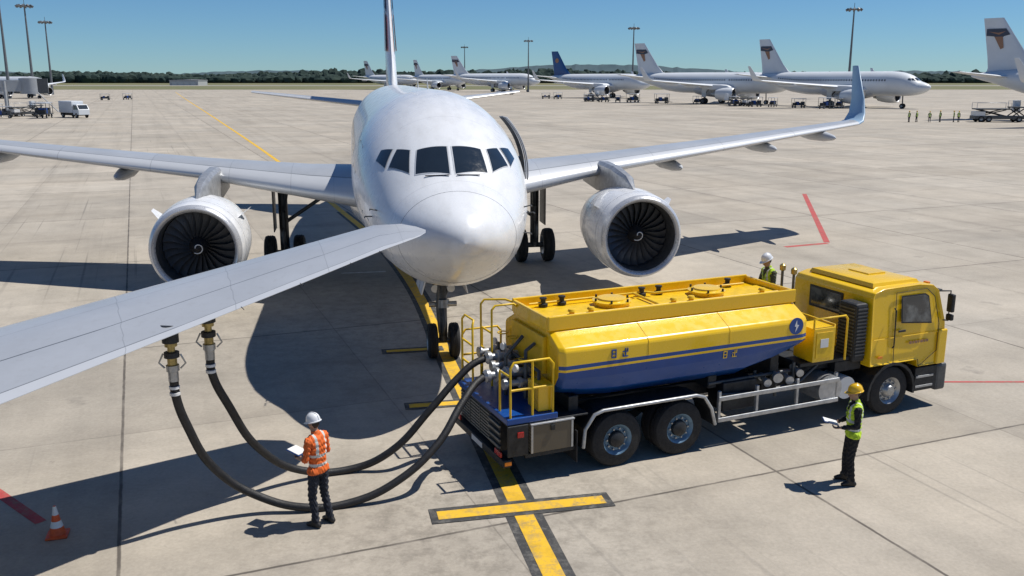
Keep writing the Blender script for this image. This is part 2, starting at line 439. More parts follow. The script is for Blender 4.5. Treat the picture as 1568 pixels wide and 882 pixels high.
def engine(P, ex, ey, ez, hero):
    seg = 56 if hero else 24
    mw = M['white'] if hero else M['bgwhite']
    k_ = .94
    pr = [(1.35, 1.12), (.9, 1.13), (.35, 1.13), (.12, 1.17), (.03, 1.23), (0, 1.28), (.03, 1.33), (.16, 1.39), (.45, 1.44), (1.4, 1.48), (2.4, 1.42), (3.3, 1.27), (3.9, 1.12), (3.9, 1.06), (3.0, 1.05)]
    pr = [(a, b * k_) for a, b in pr]
    revolve('engine_nacelle', pr, (ex, ey, ez), (1, 0, 0), [M['black'], M['chrome'], mw, M['gear']], P, seg, sharp=50,
            midx=[0, 3, 3, 1, 1, 1, 1, 2, 2, 2, 2, 2, 2, 0])
    revolve('engine_core', [(3.0, .9), (3.9, .82), (4.9, .55), (4.9, .4), (5.6, .02)], (ex, ey, ez), (1, 0, 0), M['steel'], P, 24)
    revolve('fan_backing', [(1.3, 0), (1.3, 1.13 * k_)], (ex, ey, ez), (1, 0, 0), M['black'], P, seg)
    V = []; F = []
    nb = 24 if hero else 12
    for k in range(nb):
        a0 = 2 * math.pi * k / nb
        for i in range(7):
            r = .28 + (1.04 - .28) * i / 6; tw = R(25 + 38 * i / 6); sw = .10 * math.sin(i / 6 * 3.0)
            c = .13 + .02 * i / 6
            for s in (-1, 1):
                da = s * c * math.sin(tw) / r + sw
                V.append((ex + .80 + s * c * math.cos(tw) * .8, ey + r * math.cos(a0 + da), ez + r * math.sin(a0 + da)))
        b = k * 14
        for i in range(6): F.append((b + 2*i, b + 2*i + 1, b + 2*i + 3, b + 2*i + 2))
    mesh('fan_blades', V, F, M['fan'], P, True)
    revolve('fan_spinner', [(.35, 0), (.40, .07), (.52, .16), (.70, .26), (.88, .33)], (ex, ey, ez), (1, 0, 0), M['black'], P, 24)
    if hero:
        pts = []
        for i in range(20):
            a = i * .28; r = .05 + .0075 * i
            xx = ex + .37 + r * r * 2.6 - .02 + r * .35
            pts.append((xx, ey + r * math.cos(a), ez + r * math.sin(a)))
        tubes('spinner_swirl', [pts], .016, M['whitep'], P)
        for s in (-1, 1):
            mesh('nacelle_strake', [(ex + 1.0, ey + s * 1.12, ez + .78), (ex + 1.9, ey + s * 1.12, ez + .78), (ex + 1.9, ey + s * 1.44, ez + 1.0), (ex + 1.5, ey + s * 1.42, ez + .98)], [(0, 1, 2, 3)], mw, P)
        tubes('cowl_joint', [[(ex + xx, ey + rr * k_ * math.cos(a), ez + rr * k_ * math.sin(a)) for a in [i * math.pi / 30 for i in range(61)]] for xx, rr in ((.62, 1.446), (2.35, 1.422))], .005, M['gap'], P)

def wheel(name, c, r, w, parent, rim=None):
    c = Vector(c)
    prof = [(-w/2, r*.55), (-w/2*.98, r*.8), (-w/2*.8, r*.95), (-w/2*.4, r), (-w*.12, r), (-w*.1, r*.975), (-w*.06, r*.975), (-w*.04, r), (w*.04, r), (w*.06, r*.975), (w*.1, r*.975), (w*.12, r), (w/2*.4, r), (w/2*.8, r*.95), (w/2*.98, r*.8), (w/2, r*.55)]
    revolve(name, prof, c, (0, 1, 0), M['tyre'], parent, 36)
    rm = rim or M['steel']
    revolve(name + '_rim', [(-w*.5, r*.56), (-w*.42, r*.5), (-w*.25, r*.42), (-w*.22, r*.2), (-w*.42, r*.16), (-w*.45, 0)], c, (0, 1, 0), rm, parent, 24)
    revolve(name + '_rim', [(w*.5, r*.56), (w*.42, r*.5), (w*.25, r*.42), (w*.22, r*.2), (w*.42, r*.16), (w*.45, 0)], c, (0, 1, 0), rm, parent, 24)

def airliner(loc, back_angle, s, hero=False, fin='plain'):
    P = empty('airliner', loc, back_angle, s)
    mw = M['white'] if hero else M['bgwhite']
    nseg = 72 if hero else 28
    xs_ = [7.5 * (i / 44) ** 1.9 for i in range(45)] if hero else [7.5 * (i / 12) ** 1.9 for i in range(13)]
    xs_ += [7.5 + (24 - 7.5) * i / 8 for i in range(1, 9)] + [24 + 14 * i / 16 for i in range(1, 17)]
    rings = []
    for x in xs_:
        rings.append([surf(max(x, .0005), 2 * math.pi * k / nseg) for k in range(nseg)])
    loft('fuselage', rings, mw, P, sharp=None)
    rr = []
    for i in range(17):
        tt = i / 16; x = 10 + 12 * tt; f = math.sin(math.pi * tt) ** .55 if 0 < tt < 1 else .02
        rr.append([(x, (1.15 + 1.3 * f) * math.cos(a), 3.35 + (-.25 * f) + (.75 + .95 * f) * math.sin(a)) for a in [2 * math.pi * k / 28 for k in range(28)]])
    loft('wing_fairing', rr, M['belly'] if not hero else M['white'], P, sharp=None)
    W = [[(2.08, 2.4), (2.27, 29), (2.84, 23.2), (2.76, 2.0)],
         [(2.36, 34), (2.88, 48), (3.20, 37.5), (2.93, 28.5)],
         [(2.98, 51.5), (3.55, 56), (3.68, 49), (3.31, 40.5)]]
    V, F = [], []
    Vf, Ff = [], []
    for c in W:
        cx = sum(a for a, b in c) / 4; ct = sum(b for a, b in c) / 4
        for sg in (1, -1):
            patch([(a, b * sg) for a, b in c], 8, .016, V, F)
            patch([(cx + (a - cx) * 1.07, (ct + (b - ct) * 1.09) * sg) for a, b in c], 8, .008, Vf, Ff)
    mesh('cockpit_windows', V, F, M['glass'], P, True)
    if hero: mesh('cockpit_window_frames', Vf, Ff, M['belly'], P, True)
    V, F = [], []
    x = 7.6
    while x < 31:
        if not (12.8 < x < 13.4):
            for sg in (1, -1): patch([(x, 70 * sg), (x + .25, 70 * sg), (x + .25, 78.5 * sg), (x, 78.5 * sg)], 2, .012, V, F)
        x += .55
    mesh('cabin_windows', V, F, M['glass'], P, True)
    if hero:
        lines = []
        for sg in (1, -1):
            for (a, b) in ((5.3, 6.25), (29.6, 30.4)):
                if sg == -1 and a < 6: continue
                lines.append([surf(xx, R(tt * sg), .004) for xx, tt in [(a, 62), (b, 62), (b, 80), (b, 102), (a, 102), (a, 80), (a, 62)]])
            lines.append([surf(xx, R(tt * sg), .003) for xx, tt in [(3.1, 95), (3.8, 95), (3.8, 112), (3.1, 112), (3.1, 95)]])
        lines.append([surf(1.32, R(a), .0) for a in range(0, 361, 6)])
        tubes('panel_joints', lines, .0045, M['gap'], P)
        for sg in (1, -1):
            for xx, th in ((2.5, 78), (2.75, 88), (2.2, 96)):
                p = surf(xx, R(th * sg)); q = surf(xx, R(th * sg), .16)
                tubes('pitot_probe', [[p, q, q + Vector((-.18, 0, 0))]], .014, M['gear'], P)
            tubes('wiper', [[surf(2.02, R(3 * sg), .03), surf(2.12, R(22 * sg), .035)]], .012, M['black'], P)
        for xx in (8.2, 12.0): 
            p = surf(xx, 0); mesh('antenna', [p + Vector((0, .01, -.03)), p + Vector((.4, .01, -.03)), p + Vector((.42, 0, .3)), p + Vector((.25, 0, .3)), p + Vector((0, -.01, -.03)), p + Vector((.4, -.01, -.03))], [(0, 1, 2, 3), (4, 3, 2, 5), (0, 3, 4)], mw, P)
        V, F = patch([(5.3, -60), (6.2, -60), (6.2, -104), (5.3, -104)], 8, .010)
        mesh('dark_doorway_patch', V, F, M['black'], P, True)  # black patch on the closed skin, painted shade of the cabin interior
        V = []; F = []
        n = 12
        for i in range(n + 1):
            a = R(46 + 50 * i / n)
            yy = -(2.05 * math.sin(a)) - .20; zz = ZC + 2.05 * math.cos(a) + .10
            for (dx, dy) in ((6.25, 0), (6.95, -.10), (6.95, -.20), (6.25, -.10)):
                V.append((dx, yy + dy, zz))
        for i in range(n):
            for k in range(4):
                k2 = (k + 1) % 4; F.append((4*i + k, 4*i + k2, 4*i + 4 + k2, 4*i + 4 + k))
        F += [(0, 1, 2, 3), (4*n, 4*n+1, 4*n+2, 4*n+3)]
        fixn(mesh('open_cabin_door', V, F, M['gear'], P))
        tubes('door_hinge_arm', [[(6.2, -2.0, 4.9), (6.5, -2.25, 4.9), (6.7, -2.3, 4.95)]], .05, M['steel'], P)
        tubes('door_inner_ribs', [[(xx, V[4*i+2][1] + .02, V[4*i+2][2]) for i in range(n + 1)] for xx in (6.24, 6.5, 6.8)], .02, M['belly'], P)
    for sg in (1, -1):
        st = [(10.9, 1.6 * sg, 3.25, 8.4, 1.25), (12.2, 3.6 * sg, 3.45, 6.7, 1.2), (14.35, 7.2 * sg, 3.85, 4.75, 1.05), (17.4, 13.2 * sg, 4.35, 3.5, 1), (21.3, 20.6 * sg, 4.98, 1.95, 1)]
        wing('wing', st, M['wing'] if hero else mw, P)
        rings = []
        for k, (f) in enumerate([0, .15, .35, .6, 1.0]):
            yy = [20.6, 20.95, 21.22, 21.38, 21.6][k]; zz = [4.98, 5.1, 5.45, 6.1, 7.6][k]; xx = [21.3, 21.55, 21.95, 22.4, 23.5][k]; c = [1.95, 1.75, 1.45, 1.15, .55][k]
            ang = [0, R(35), R(68), R(80), R(82)][k]
            rings.append([(xx + u * c, (yy - h * c * math.sin(ang)) * sg, zz + h * c * math.cos(ang)) for u, h in AF])
        loft('winglet', rings, M['bgwhite'] if not hero else mat('winglet_paint', (.27, .40, .54), .35, 0, .05, 1), P, sharp=60)
        for yy, xx, zz in ((10.2, 18.2, 3.72), (15.0, 20.3, 4.2), (18.3, 21.6, 4.55)) if hero else ((10.2, 18.2, 3.75), (15, 20.2, 4.2)):
            revolve('flap_track_fairing', [(-2.3, 0), (-2.0, .12), (-1.2, .22), (0, .25), (1.2, .15), (2.0, 0)], (xx - .2, yy * sg, zz), (1, 0, .02), M['belly'] if hero else mw, P, 12)
        ex, ey, ez = 9.5, 6.7 * sg, 2.17
        engine(P, ex, ey, ez, hero)
        rings = []
        for (px, z0, z1, w) in ((10.5, 3.4, 3.55, .05), (11.2, 3.3, 3.92, .17), (12.6, 3.2, 4.10, .22), (14.2, 3.1, 4.14, .24), (16.5, 3.2, 3.9, .18), (17.5, 3.6, 3.8, .05)):
            rings.append([(px, ey + w * sx, z) for sx, z in ((-1, z0), (-1, z1 - .1), (-.5, z1), (.5, z1), (1, z1 - .1), (1, z0))])
        loft('engine_pylon', rings, M['alu'] if hero else mw, P, sharp=40)
        gx, gy = 17.1, 4.75 * sg
        cyl('main_gear_strut', (gx, gy, .65), (gx, gy, 3.7), .17, M['gear'], P)
        cyl('main_gear_strut_piston', (gx, gy, .6), (gx, gy, 1.5), .10, M['steel'], P)
        cyl('main_gear_axle', (gx, gy - .6, .65), (gx, gy + .6, .65), .10, M['gear'], P)
        for d in (-.53, .53): wheel('main_wheel', (gx, gy + d, .65), .65, .42, P)
        tubes('main_gear_brace', [[(gx, gy, 1.75), (gx, gy - 1.9 * sg, 3.0)], [(gx, gy, 2.1), (gx - 1.2, gy - .3 * sg, 3.4)], [(gx - .1, gy, .8), (gx - .42, gy, 1.15), (gx - .1, gy, 1.6)]], .07, M['gear'], P)
        if hero:
            tubes('brake_lines', [[(gx - .14, gy + .05, .8), (gx - .2, gy + .1, 1.8), (gx - .17, gy + .1, 3.2)], [(gx - .1, gy - .1, .8), (gx - .22, gy - .08, 1.7), (gx - .2, gy - .05, 3.3)]], .02, M['black'], P)
        box('main_gear_door', gx - .55, gx + .5, gy + .32 * sg - .02, gy + .32 * sg + .02, 1.5, 3.4, M['gear'] if hero else mw, P)
        wing('tailplane', [(32.2, .5 * sg, 5.5, 3.6, .8), (36.2, 7.6 * sg, 6.25, 1.3, .8)], M['wing'] if hero else mw, P)
    finm = M['finblue'] if fin == 'blue' else mw
    wing('tail_fin', [(27.5, 0, 6.3, 8.6, .3), (29.6, 0, 6.8, 6.4, .8), (31.0, 0, 8.2, 5.2, .9), (34.6, 0, 13.3, 2.6, .9)], finm, P, vertical=True)
    def fp(u, z, sg, off=.03): 
        c = 5.2 - (z - 8.2) * .51
        return (31.0 + (z - 8.2) * .706 + u * c, sg * (.056 * .9 * c + off), z)
    if fin in ('emblem', 'blue'):
        mA, mB = (M['logod'], M['logo']) if fin == 'emblem' else (M['yellow2'], M['yellow2'])
        for sg in (1, -1):
            if fin == 'emblem':
                pts = [fp(.12, 11.1, sg), fp(.35, 10.9, sg), (fp(.52, 10.5, sg)), fp(.70, 10.9, sg), fp(.95, 11.0, sg), fp(.90, 11.9, sg), fp(.15, 11.9, sg)]
                mesh('fin_emblem_wings', pts, [tuple(range(7))], mA, P)
                pts = [fp(.40, 10.85, sg, .04), fp(.50, 9.4, sg, .04), fp(.60, 9.2, sg, .04), fp(.68, 10.85, sg, .04)]
                mesh('fin_emblem_neck', pts, [(0, 1, 2, 3)], mB, P)
                pts = [fp(.2, 11.55, sg, .05), fp(.5, 11.1, sg, .05), fp(.85, 11.55, sg, .05), fp(.5, 11.35, sg, .05)]
                mesh('fin_emblem_highlight', pts, [(0, 1, 2, 3)], mB, P)
            else:
                c0 = fp(.5, 10.6, sg, .04)
                mesh('fin_emblem_disc', [(c0[0] + .7 * math.cos(a), c0[1], c0[2] + .7 * math.sin(a)) for a in [k * math.pi / 8 for k in range(16)]], [tuple(range(16))], M['logo'], P)
    elif hero:
        for sg in (1, -1):
            mesh('fin_stripe', [fp(.05, 8.4, sg), fp(.3, 8.4, sg), fp(.3, 10.6, sg), fp(.05, 10.2, sg)], [(0, 1, 2, 3)], M['red'], P)
            mesh('fin_stripe', [fp(.05, 10.3, sg), fp(.3, 10.7, sg), fp(.35, 12.8, sg), fp(.06, 12.8, sg)], [(0, 1, 2, 3)], M['blue'], P)
    nx = 5.0
    cyl('nose_gear_strut', (nx, 0, .45), (nx + .1, 0, 2.6), .11, M['gear'], P)
    cyl('nose_gear_piston', (nx, 0, .45), (nx + .04, 0, 1.3), .075, M['steel'], P)
    cyl('nose_gear_axle', (nx, -.36, .45), (nx, .36, .45), .07, M['gear'], P)
    for d in (-.28, .28): wheel('nose_wheel', (nx, d, .45), .45, .26, P)
    if hero:
        tubes('nose_gear_links', [[(nx - .08, 0, .6), (nx - .42, 0, .95), (nx - .1, 0, 1.3)], [(nx, .0, 1.5), (nx + .1, .5, 2.5)], [(nx, 0, 1.5), (nx + .1, -.5, 2.5)], [(nx + .1, 0, 1.6), (nx + 1.1, 0, 2.5)],
                                     [(nx - .14, .1, .7), (nx - .2, .16, 1.4), (nx - .12, .1, 2.3)]], .035, M['gear'], P)
        cyl('nose_gear_collar', (nx, 0, 1.32), (nx + .02, 0, 1.52), .17, M['steel'], P)
        cyl('steering_actuator', (nx - .05, -.35, 1.42), (nx - .05, .35, 1.42), .07, M['steel'], P)
        for y in (-.2, .2): revolve('taxi_light', [(-.1, 0), (-.1, .07), (0, .10), (.01, 0)], (nx - .18, y, 1.85), (-1, 0, 0), M['whitep'], P, 16)
        for y in (-.42, .42):
            fixn(mesh('nose_gear_door', [(nx - .9, y, 2.42), (nx + 1.0, y, 2.36), (nx + 1.0, y * 1.35, 1.75), (nx - .8, y * 1.35, 1.85), (nx - .9, y + .03, 2.42), (nx + 1.0, y + .03, 2.36), (nx + 1.0, y * 1.35 + .03, 1.75), (nx - .8, y * 1.35 + .03, 1.85)],
                 [(0, 1, 2, 3), (4, 7, 6, 5), (0, 4, 5, 1), (1, 5, 6, 2), (2, 6, 7, 3), (3, 7, 4, 0)], M['white'], P))
    return P

airliner((-.92, 17.67, 0), math.atan2(.98, -.168), 1.0, hero=True)

def dup(P, loc, rz, s):
    Q = empty(P.name.split('.')[0], loc, rz, s)
    for c in P.children:
        k = c.copy(); SC.collection.objects.link(k); k.parent = Q
    return Q
def ba(deg): return math.pi - R(deg)
bg = airliner((98, 219, 0), ba(50), 1.3, fin='emblem')
dup(bg, (76, 256, 0), ba(36), 1.3)
dup(bg, (15, 500, 0), ba(25), 1.45)
dup(bg, (-28, 560, 0), ba(48), 1.4)
dup(bg, (-60, 600, 0), ba(40), 1.4)
dup(bg, (114, 130, 0), ba(50), 1.3)
dup(bg, (-166, 335, 0), ba(30), 1.15)
airliner((49, 333, 0), ba(46), 1.3, fin='blue')

# ------------------------------------------------------------------ near wing
def near_wing():
    P = empty('aircraft_wing')
    st = [((-19.6, 6.5), (-15.2, 1.3), 1.95, .9), ((-13.9, 10.3), (-10.8, 6.1), 2.2, .9), ((-8.2, 14.1), (-6.46, 10.9), 3.0, .9),
          ((-4.2, 16.77), (-3.4, 14.24), 3.8, .9), ((-2.75, 17.70), (-2.20, 15.6), 4.12, .85), ((-2.2, 17.68), (-1.85, 16.1), 4.18, .8), ((-1.85, 17.38), (-1.68, 16.45), 4.2, .75), ((-1.62, 17.0), (-1.60, 16.72), 4.22, .7)]
    rings = []
    for (le, te, z, tk) in st:
        le = Vector(le); te = Vector(te); c = (te - le).length
        rings.append([(le.x + (te.x - le.x) * u, le.y + (te.y - le.y) * u, z + h * c * tk) for u, h in AF])
    loft('wing_panel', rings, M['wingfg'], P, uv=([u for u, h in AF], [0, .35, .62, .82, .9, .93, .96, 1]), sharp=60)
    for (x, y, z) in ((-5.05, 13.0, 3.22), (-4.72, 13.7, 3.34)):
        cyl('fuel_port', (x, y, z + .25), (x, y, z - .02), .12, M['dark'], P)
    def onw(f, u):
        le = Vector((-8.2, 14.1)).lerp(Vector((-2.75, 17.70)), f); te = Vector((-6.46, 10.9)).lerp(Vector((-2.20, 15.6)), f)
        p = le.lerp(te, u); return p.x, p.y, 3.0 + 1.12 * f
    tubes('static_wicks', [[(a, b_, c), (a + .09, b_ - .16, c - .005)] for a, b_, c in [onw(f, .995) for f in (.55, .72, .88, .98)]], .006, M['black'], P)
    return P
near_wing()

# ------------------------------------------------------------------ hoses
def hose(pts, cpl):
    P = empty('fuel_hose')
    tubes('hose_line', [pts], .068, M['hose'], P, 5, smooth=True)
    p = Vector(cpl[0]); q = Vector(cpl[1]); d = (q - p)
    prof = [(0, 0), (0, .09), (.08, .09), (.09, .055), (.16, .055), (.17, .11), (.25, .11), (.26, .07), (.36, .07), (.37, .095), (.46, .095), (.47, .075), (.62, .075)]
    revolve('hose_coupling', prof, p, d, [M['brass'], M['black'], M['steel']], P, 20, midx=[0, 0, 0, 0, 1, 1, 1, 0, 0, 2, 2, 2])
    tubes('coupling_handle', [[p + Vector((-.13, 0, -.2)), p + Vector((-.2, 0, -.34)), p + Vector((-.12, 0, -.42))], [p + Vector((.13, 0, -.2)), p + Vector((.2, 0, -.34)), p + Vector((.12, 0, -.42))]], .014, M['steel'], P)
    for tt in (.70, .80):
        revolve('hose_band', [(tt, 0), (tt, .078), (tt + .04, .078), (tt + .04, 0)], p, d, M['whitep'], P, 16)
    return P
hose([(-5.05, 13.0, 2.6), (-5.06, 13.05, 2.35), (-4.99, 13.2, 1.83), (-4.73, 13.6, .9), (-4.12, 13.9, .28), (-3.39, 13.95, .075), (-2.67, 14.15, .075), (-1.93, 14.4, .35), (-1.29, 14.8, .84), (-.86, 15.4, 1.42), (-.6, 15.8, 1.66), (-.4, 15.95, 1.72)],
     [(-5.05, 13.0, 3.22), (-5.05, 13.0, 2.5)])
hose([(-4.73, 13.72, 2.75), (-4.74, 13.76, 2.5), (-4.59, 14.0, 1.85), (-4.28, 14.6, .81), (-3.75, 15.15, .2), (-2.9, 15.5, .075), (-2.2, 15.6, .38), (-1.49, 15.9, 1.08), (-1.02, 16.2, 1.56), (-.7, 16.4, 1.8), (-.42, 16.55, 1.87)],
     [(-4.72, 13.7, 3.34), (-4.73, 13.71, 2.6)])

# ------------------------------------------------------------------ fuel truck
def fuel_truck():
    P = empty('fuel_tanker_truck', (1.44, 16.88, 0), math.atan2(.403, .915))
    Y_, B_, K_, S_, A_ = M['yellow'], M['blue'], M['dark'], M['steel'], M['alu']
    def b(n, *a, **k): return box(n, *a, parent=P, **k)
    for s in (-1, 1):
        b('chassis_rail', -2.0, 7.6, s * .38 - .05, s * .38 + .05, .82, 1.1, K_)
    for x in (-1.2, .7, 2.4, 3.8, 5.2): b('cross_member', x - .06, x + .06, -.36, .36, .85, 1.05, K_)
    wr = .535
    for s in (-1, 1):
        for x in (0, 1.36):
            for yo in ((1.10, .78)):
                wheel('rear_wheel', (x, s * yo, wr), wr, .29, P, rim=M['rimblue'])
            revolve('wheel_hub', [(0, .17), (.14, .15), (.17, .09), (.18, 0)], (x, s * 1.10, wr), (0, s, 0), K_, P, 20)
        wheel('front_wheel', (6.66, s * 1.07, wr), wr, .30, P, rim=M['steel'])
        revolve('wheel_hub', [(0, .2), (.15, .14), (.2, .10), (.21, 0)], (6.66, s * 1.05, wr), (0, s, 0), S_, P, 20)
        for x, yy in ((0, 1.18), (1.36, 1.18), (6.66, 1.15)):
            for k in range(10):
                a = k * math.pi / 5
                cyl('wheel_nut', (x + .20 * math.cos(a), s * (yy - .05), wr + .20 * math.sin(a)), (x + .20 * math.cos(a), s * (yy + .03), wr + .20 * math.sin(a)), .018, S_, P, seg=6)
        path = [(-.72, .50), (-.69, .84), (-.50, 1.10), (-.32, 1.155), (1.68, 1.155), (1.87, 1.10), (2.05, .84), (2.15, .5)]
        V = []; F = []
        for (x, z) in path:
            for (yy, dz) in ((.66, 0), (1.25, 0), (1.25, -.03), (.66, -.03)):
                V.append((x, s * yy, z + dz))
        for i in range(len(path) - 1):
            for k in range(4): F.append((4*i+k, 4*i+(k+1) % 4, 4*i+4+(k+1) % 4, 4*i+4+k))
        fixn(mesh('bogie_mudguard', V, F, K_, P))
        tubes('mudguard_trim', [[(x, s * 1.255, z) for x, z in path]], .034, A_, P)
        for z in (.50, .93): b('side_guard_rail', 2.25, 5.25, s * 1.2 - .02, s * 1.2 + .02, z, z + .09, A_)
        for x in (2.3, 3.2, 4.2, 5.2): b('side_guard_post', x - .03, x + .03, s * 1.15 - .03, s * 1.15 + .03, .5, 1.12, A_, bevel=.008)
        V = []; F = []
        for i in range(13):
            a = R(-8 + 196 * i / 12)
            for (rr, yy) in ((.61, .72), (.61, 1.26), (.67, 1.26), (.67, .72)):
                V.append((6.66 + rr * math.cos(a), s * yy, .5 + rr * math.sin(a)))
        for i in range(12):
            for k in range(4): F.append((4*i+k, 4*i+(k+1) % 4, 4*i+4+(k+1) % 4, 4*i+4+k))
        fixn(mesh('front_mudguard', V, F, K_, P))
        b('mud_flap', -.86, -.84, s * .98 - .28, s * .98 + .28, .25, .85, M['black'], bevel=.004)
    for x in (0, 1.36, 6.66): cyl('axle', (x, -1.0, .5), (x, 1.0, .5), .09, K_, P)
    b('transmission', 4.0, 6.2, -.3, .3, .55, .95, K_)
    cyl('drive_shaft', (1.4, 0, .6), (4.0, 0, .7), .06, S_, P)
    prof = [(-.72, 2.72), (-.80, 2.60), (-1.20, 2.40), (-1.245, 2.33), (-1.25, 2.08), (-1.25, 2.01), (-1.25, 1.965), (-1.235, 1.80), (-1.10, 1.50), (-.76, 1.28)]
    mi = [0, 0, 0, 0, 1, 0, 1, 1, 1]
    full = prof + [(-y, z) for y, z in reversed(prof)]
    midx = mi + [1] + list(reversed(mi)) + [0]
    rings = []
    for (x, rise, shr) in ((-1.2, .20, .94), (-1.1, .14, 1.0), (-.6, .05, 1), (0, 0, 1), (2.9, 0, 1), (3.6, .16, 1), (4.15, .36, 1.0), (4.3, .42, .95)):
        ring = []
        for (y, z) in full:
            zz = z
            if z < 1.96: zz = 1.96 - (1.96 - z) * (1 - rise * 1.9 if rise * 1.9 < 1 else .1)
            ring.append((x, y * shr, zz if shr == 1 else 2.0 + (zz - 2.0) * (shr + .03)))
        rings.append(ring)
    tk = loft('tank_body', rings, [Y_, B_], P, midx=midx, sharp=18)
    md = tk.modifiers.new('b', 'BEVEL'); md.width = .02; md.segments = 2; md.limit_method = 'ANGLE'; md.angle_limit = R(20)
    for s in (-1, 1): b('deck_coaming', -1.22, 4.3, s * .78 - .035, s * .78 + .035, 2.62, 2.88, Y_)
    for x in (-1.2, 4.28): b('deck_coaming_end', x - .03, x + .03, -.745, .745, 2.60, 2.86, Y_)
    b('walkway_plate', -1.15, 4.24, -.30, .30, 2.73, 2.745, M['yellow2'], bevel=.004)
    for x in (.55, 2.75):
        revolve('manhole_cover', [(0, .34), (.07, .34), (.08, .38), (.11, .38), (.13, .28), (.16, .27), (.17, 0)], (x, .05, 2.73), (0, 0, 1), Y_, P, 28)
        for k in range(6):
            a = k * math.pi / 3; cyl('manhole_clamp', (x + .35 * math.cos(a), .05 + .35 * math.sin(a), 2.80), (x + .35 * math.cos(a), .05 + .35 * math.sin(a), 2.90), .022, K_, P, seg=8)
    tubes('deck_pipes', [[(-1.0, -.5, 2.79), (4.1, -.5, 2.79)], [(-1.0, .5, 2.80), (1.6, .5, 2.80), (1.7, .35, 2.80), (3.9, .35, 2.80)], [(1.3, -.5, 2.79), (1.3, .5, 2.80)]], .025, M['yellow2'], P)
    for x in (-.7, -.3, 1.5, 1.9, 3.6):
        revolve('deck_valve', [(0, .09), (.05, .09), (.06, .05), (.13, .05), (.14, .07), (.17, .07), (.18, 0)], (x, .5, 2.735), (0, 0, 1), K_, P, 12)
        revolve('vent_cap', [(0, .05), (.10, .05), (.11, .08), (.15, .06), (.16, 0)], (x + .1, -.5, 2.75), (0, 0, 1), M['yellow2'], P, 12)
    tubes('panel_seam', [[(x, -1.252, 2.10), (x, -1.247, 2.335), (x, -1.2, 2.402), (x, -.80, 2.602)] for x in (.6, 2.4)], .006, M['yellow2'], P)
    revolve('tank_emblem', [(0, 0), (0, .17), (.012, .17), (.012, 0)], (3.98, -1.246, 2.26), (0, -1, 0), B_, P, 28)
    mesh('tank_emblem_figure', [(3.98, -1.262, 2.39), (3.93, -1.262, 2.26), (3.97, -1.262, 2.25), (3.95, -1.262, 2.13), (4.04, -1.262, 2.28), (3.99, -1.262, 2.29)], [(0, 1, 2, 3, 4, 5)], M['whitep'], P)
    def glyph(x, z, h, m, strokes):
        for (a0, b0, a1, b1) in strokes:
            b('lettering', x + a0 * h, x + a1 * h, -1.262, -1.248, z + b0 * h, z + b1 * h, m, bevel=0)
    G1 = [(0, 0, .12, 1), (.5, 0, .62, 1), (.12, .85, .5, 1), (.12, .42, .5, .54), (.12, 0, .5, .12)]
    G2 = [(0, 0, .7, .12), (.3, .12, .42, 1), (0, .55, .7, .66), (.0, .12, .12, .4), (.58, .66, .7, 1)]
    glyph(-.18, 2.12, .16, B_, G1); glyph(.05, 2.12, .16, B_, G2)
    def glyphs(x, z, h, m, S):
        for (a0, b0, a1, b1) in S:
            def yy(zz): return -1.252 + max(0, (1.965 - zz)) * .091 - .010
            z0, z1 = z + b0 * h, z + b1 * h
            x0, x1 = x + a0 * h, x + a1 * h
            mesh('lettering', [(x0, yy(z0), z0), (x1, yy(z0), z0), (x1, yy(z1), z1), (x0, yy(z1), z1)], [(0, 1, 2, 3)], m, P)
    glyphs(2.26, 1.81, .15, Y_, G1); glyphs(2.47, 1.81, .15, Y_, G2)
    # rear platform & cabinets
    b('rear_platform', -2.2, -1.22, -1.22, 1.22, 1.14, 1.25, B_)
    b('rear_platform_deck', -2.18, -.6, -1.2, 1.2, 1.10, 1.138, K_)
    b('pump_cabinet', -2.14, -1.3, -.35, 1.2, .50, 1.09, M['gear'])
    for i in range(9):
        b('cabinet_slat', -2.165, -2.145, -.3, 1.15, .53 + i * .060, .565 + i * .060, M['slat'], bevel=.004)
    for y in (.15, .65): b('cabinet_slat_post', -2.172, -2.166, y - .02, y + .02, .52, 1.08, M['gear'], bevel=0)
    b('rear_ladder_box', -2.2, -1.9, -.9, -.4, .55, 1.1, K_)
    for i in range(4): b('rear_ladder_rung', -2.24, -2.205, -.95, -.42, .62 + i * .13, .66 + i * .13, M['slat'], bevel=.005)
    b('rear_bumper', -2.28, -2.12, -1.22, 1.22, .36, .50, K_)
    for s in (-1, 1):
        b('rear_lamp', -2.30, -2.26, s * 1.0 - .14, s * 1.0 + .14, .53, .63, M['red'])
        b('rear_lamp_side', -2.25, -2.12, s * 1.2 - .03, s * 1.2 + .03, .40, .47, M['orange'], bevel=.005)
        b('bumper_bracket', -2.12, -1.5, s * .5 - .05, s * .5 + .05, .40, .85, K_)
    b('number_plate', -2.295, -2.285, -.26, .26, .38, .48, M['whitep'], bevel=.003)
    b('side_toolbox', -1.75, -.92, -1.25, -.72, .56, 1.08, M['checker'])
    b('side_toolbox_lid', -1.77, -.90, -1.265, -.70, 1.082, 1.115, A_)
    b('side_toolbox_latch', -1.38, -1.3, -1.275, -1.255, .95, 1.05, K_, bevel=.004)
    for x in (-1.74, -.95): b('side_toolbox_corner', x - .02, x + .02, -1.262, -1.251, .57, 1.08, A_, bevel=.003)
    b('side_toolbox_frame', -1.85, -.82, -1.2, -.75, .47, .55, K_)
    b('far_toolbox', -1.25, -.82, .72, 1.25, .56, 1.08, M['checker'])
    b('rear_corner_panel', -2.2, -1.8, -1.24, -1.2, .55, 1.12, K_)
    b('rear_corner_lamp', -2.02, -1.9, -1.262, -1.242, .9, 1.0, M['red'], bevel=.005)
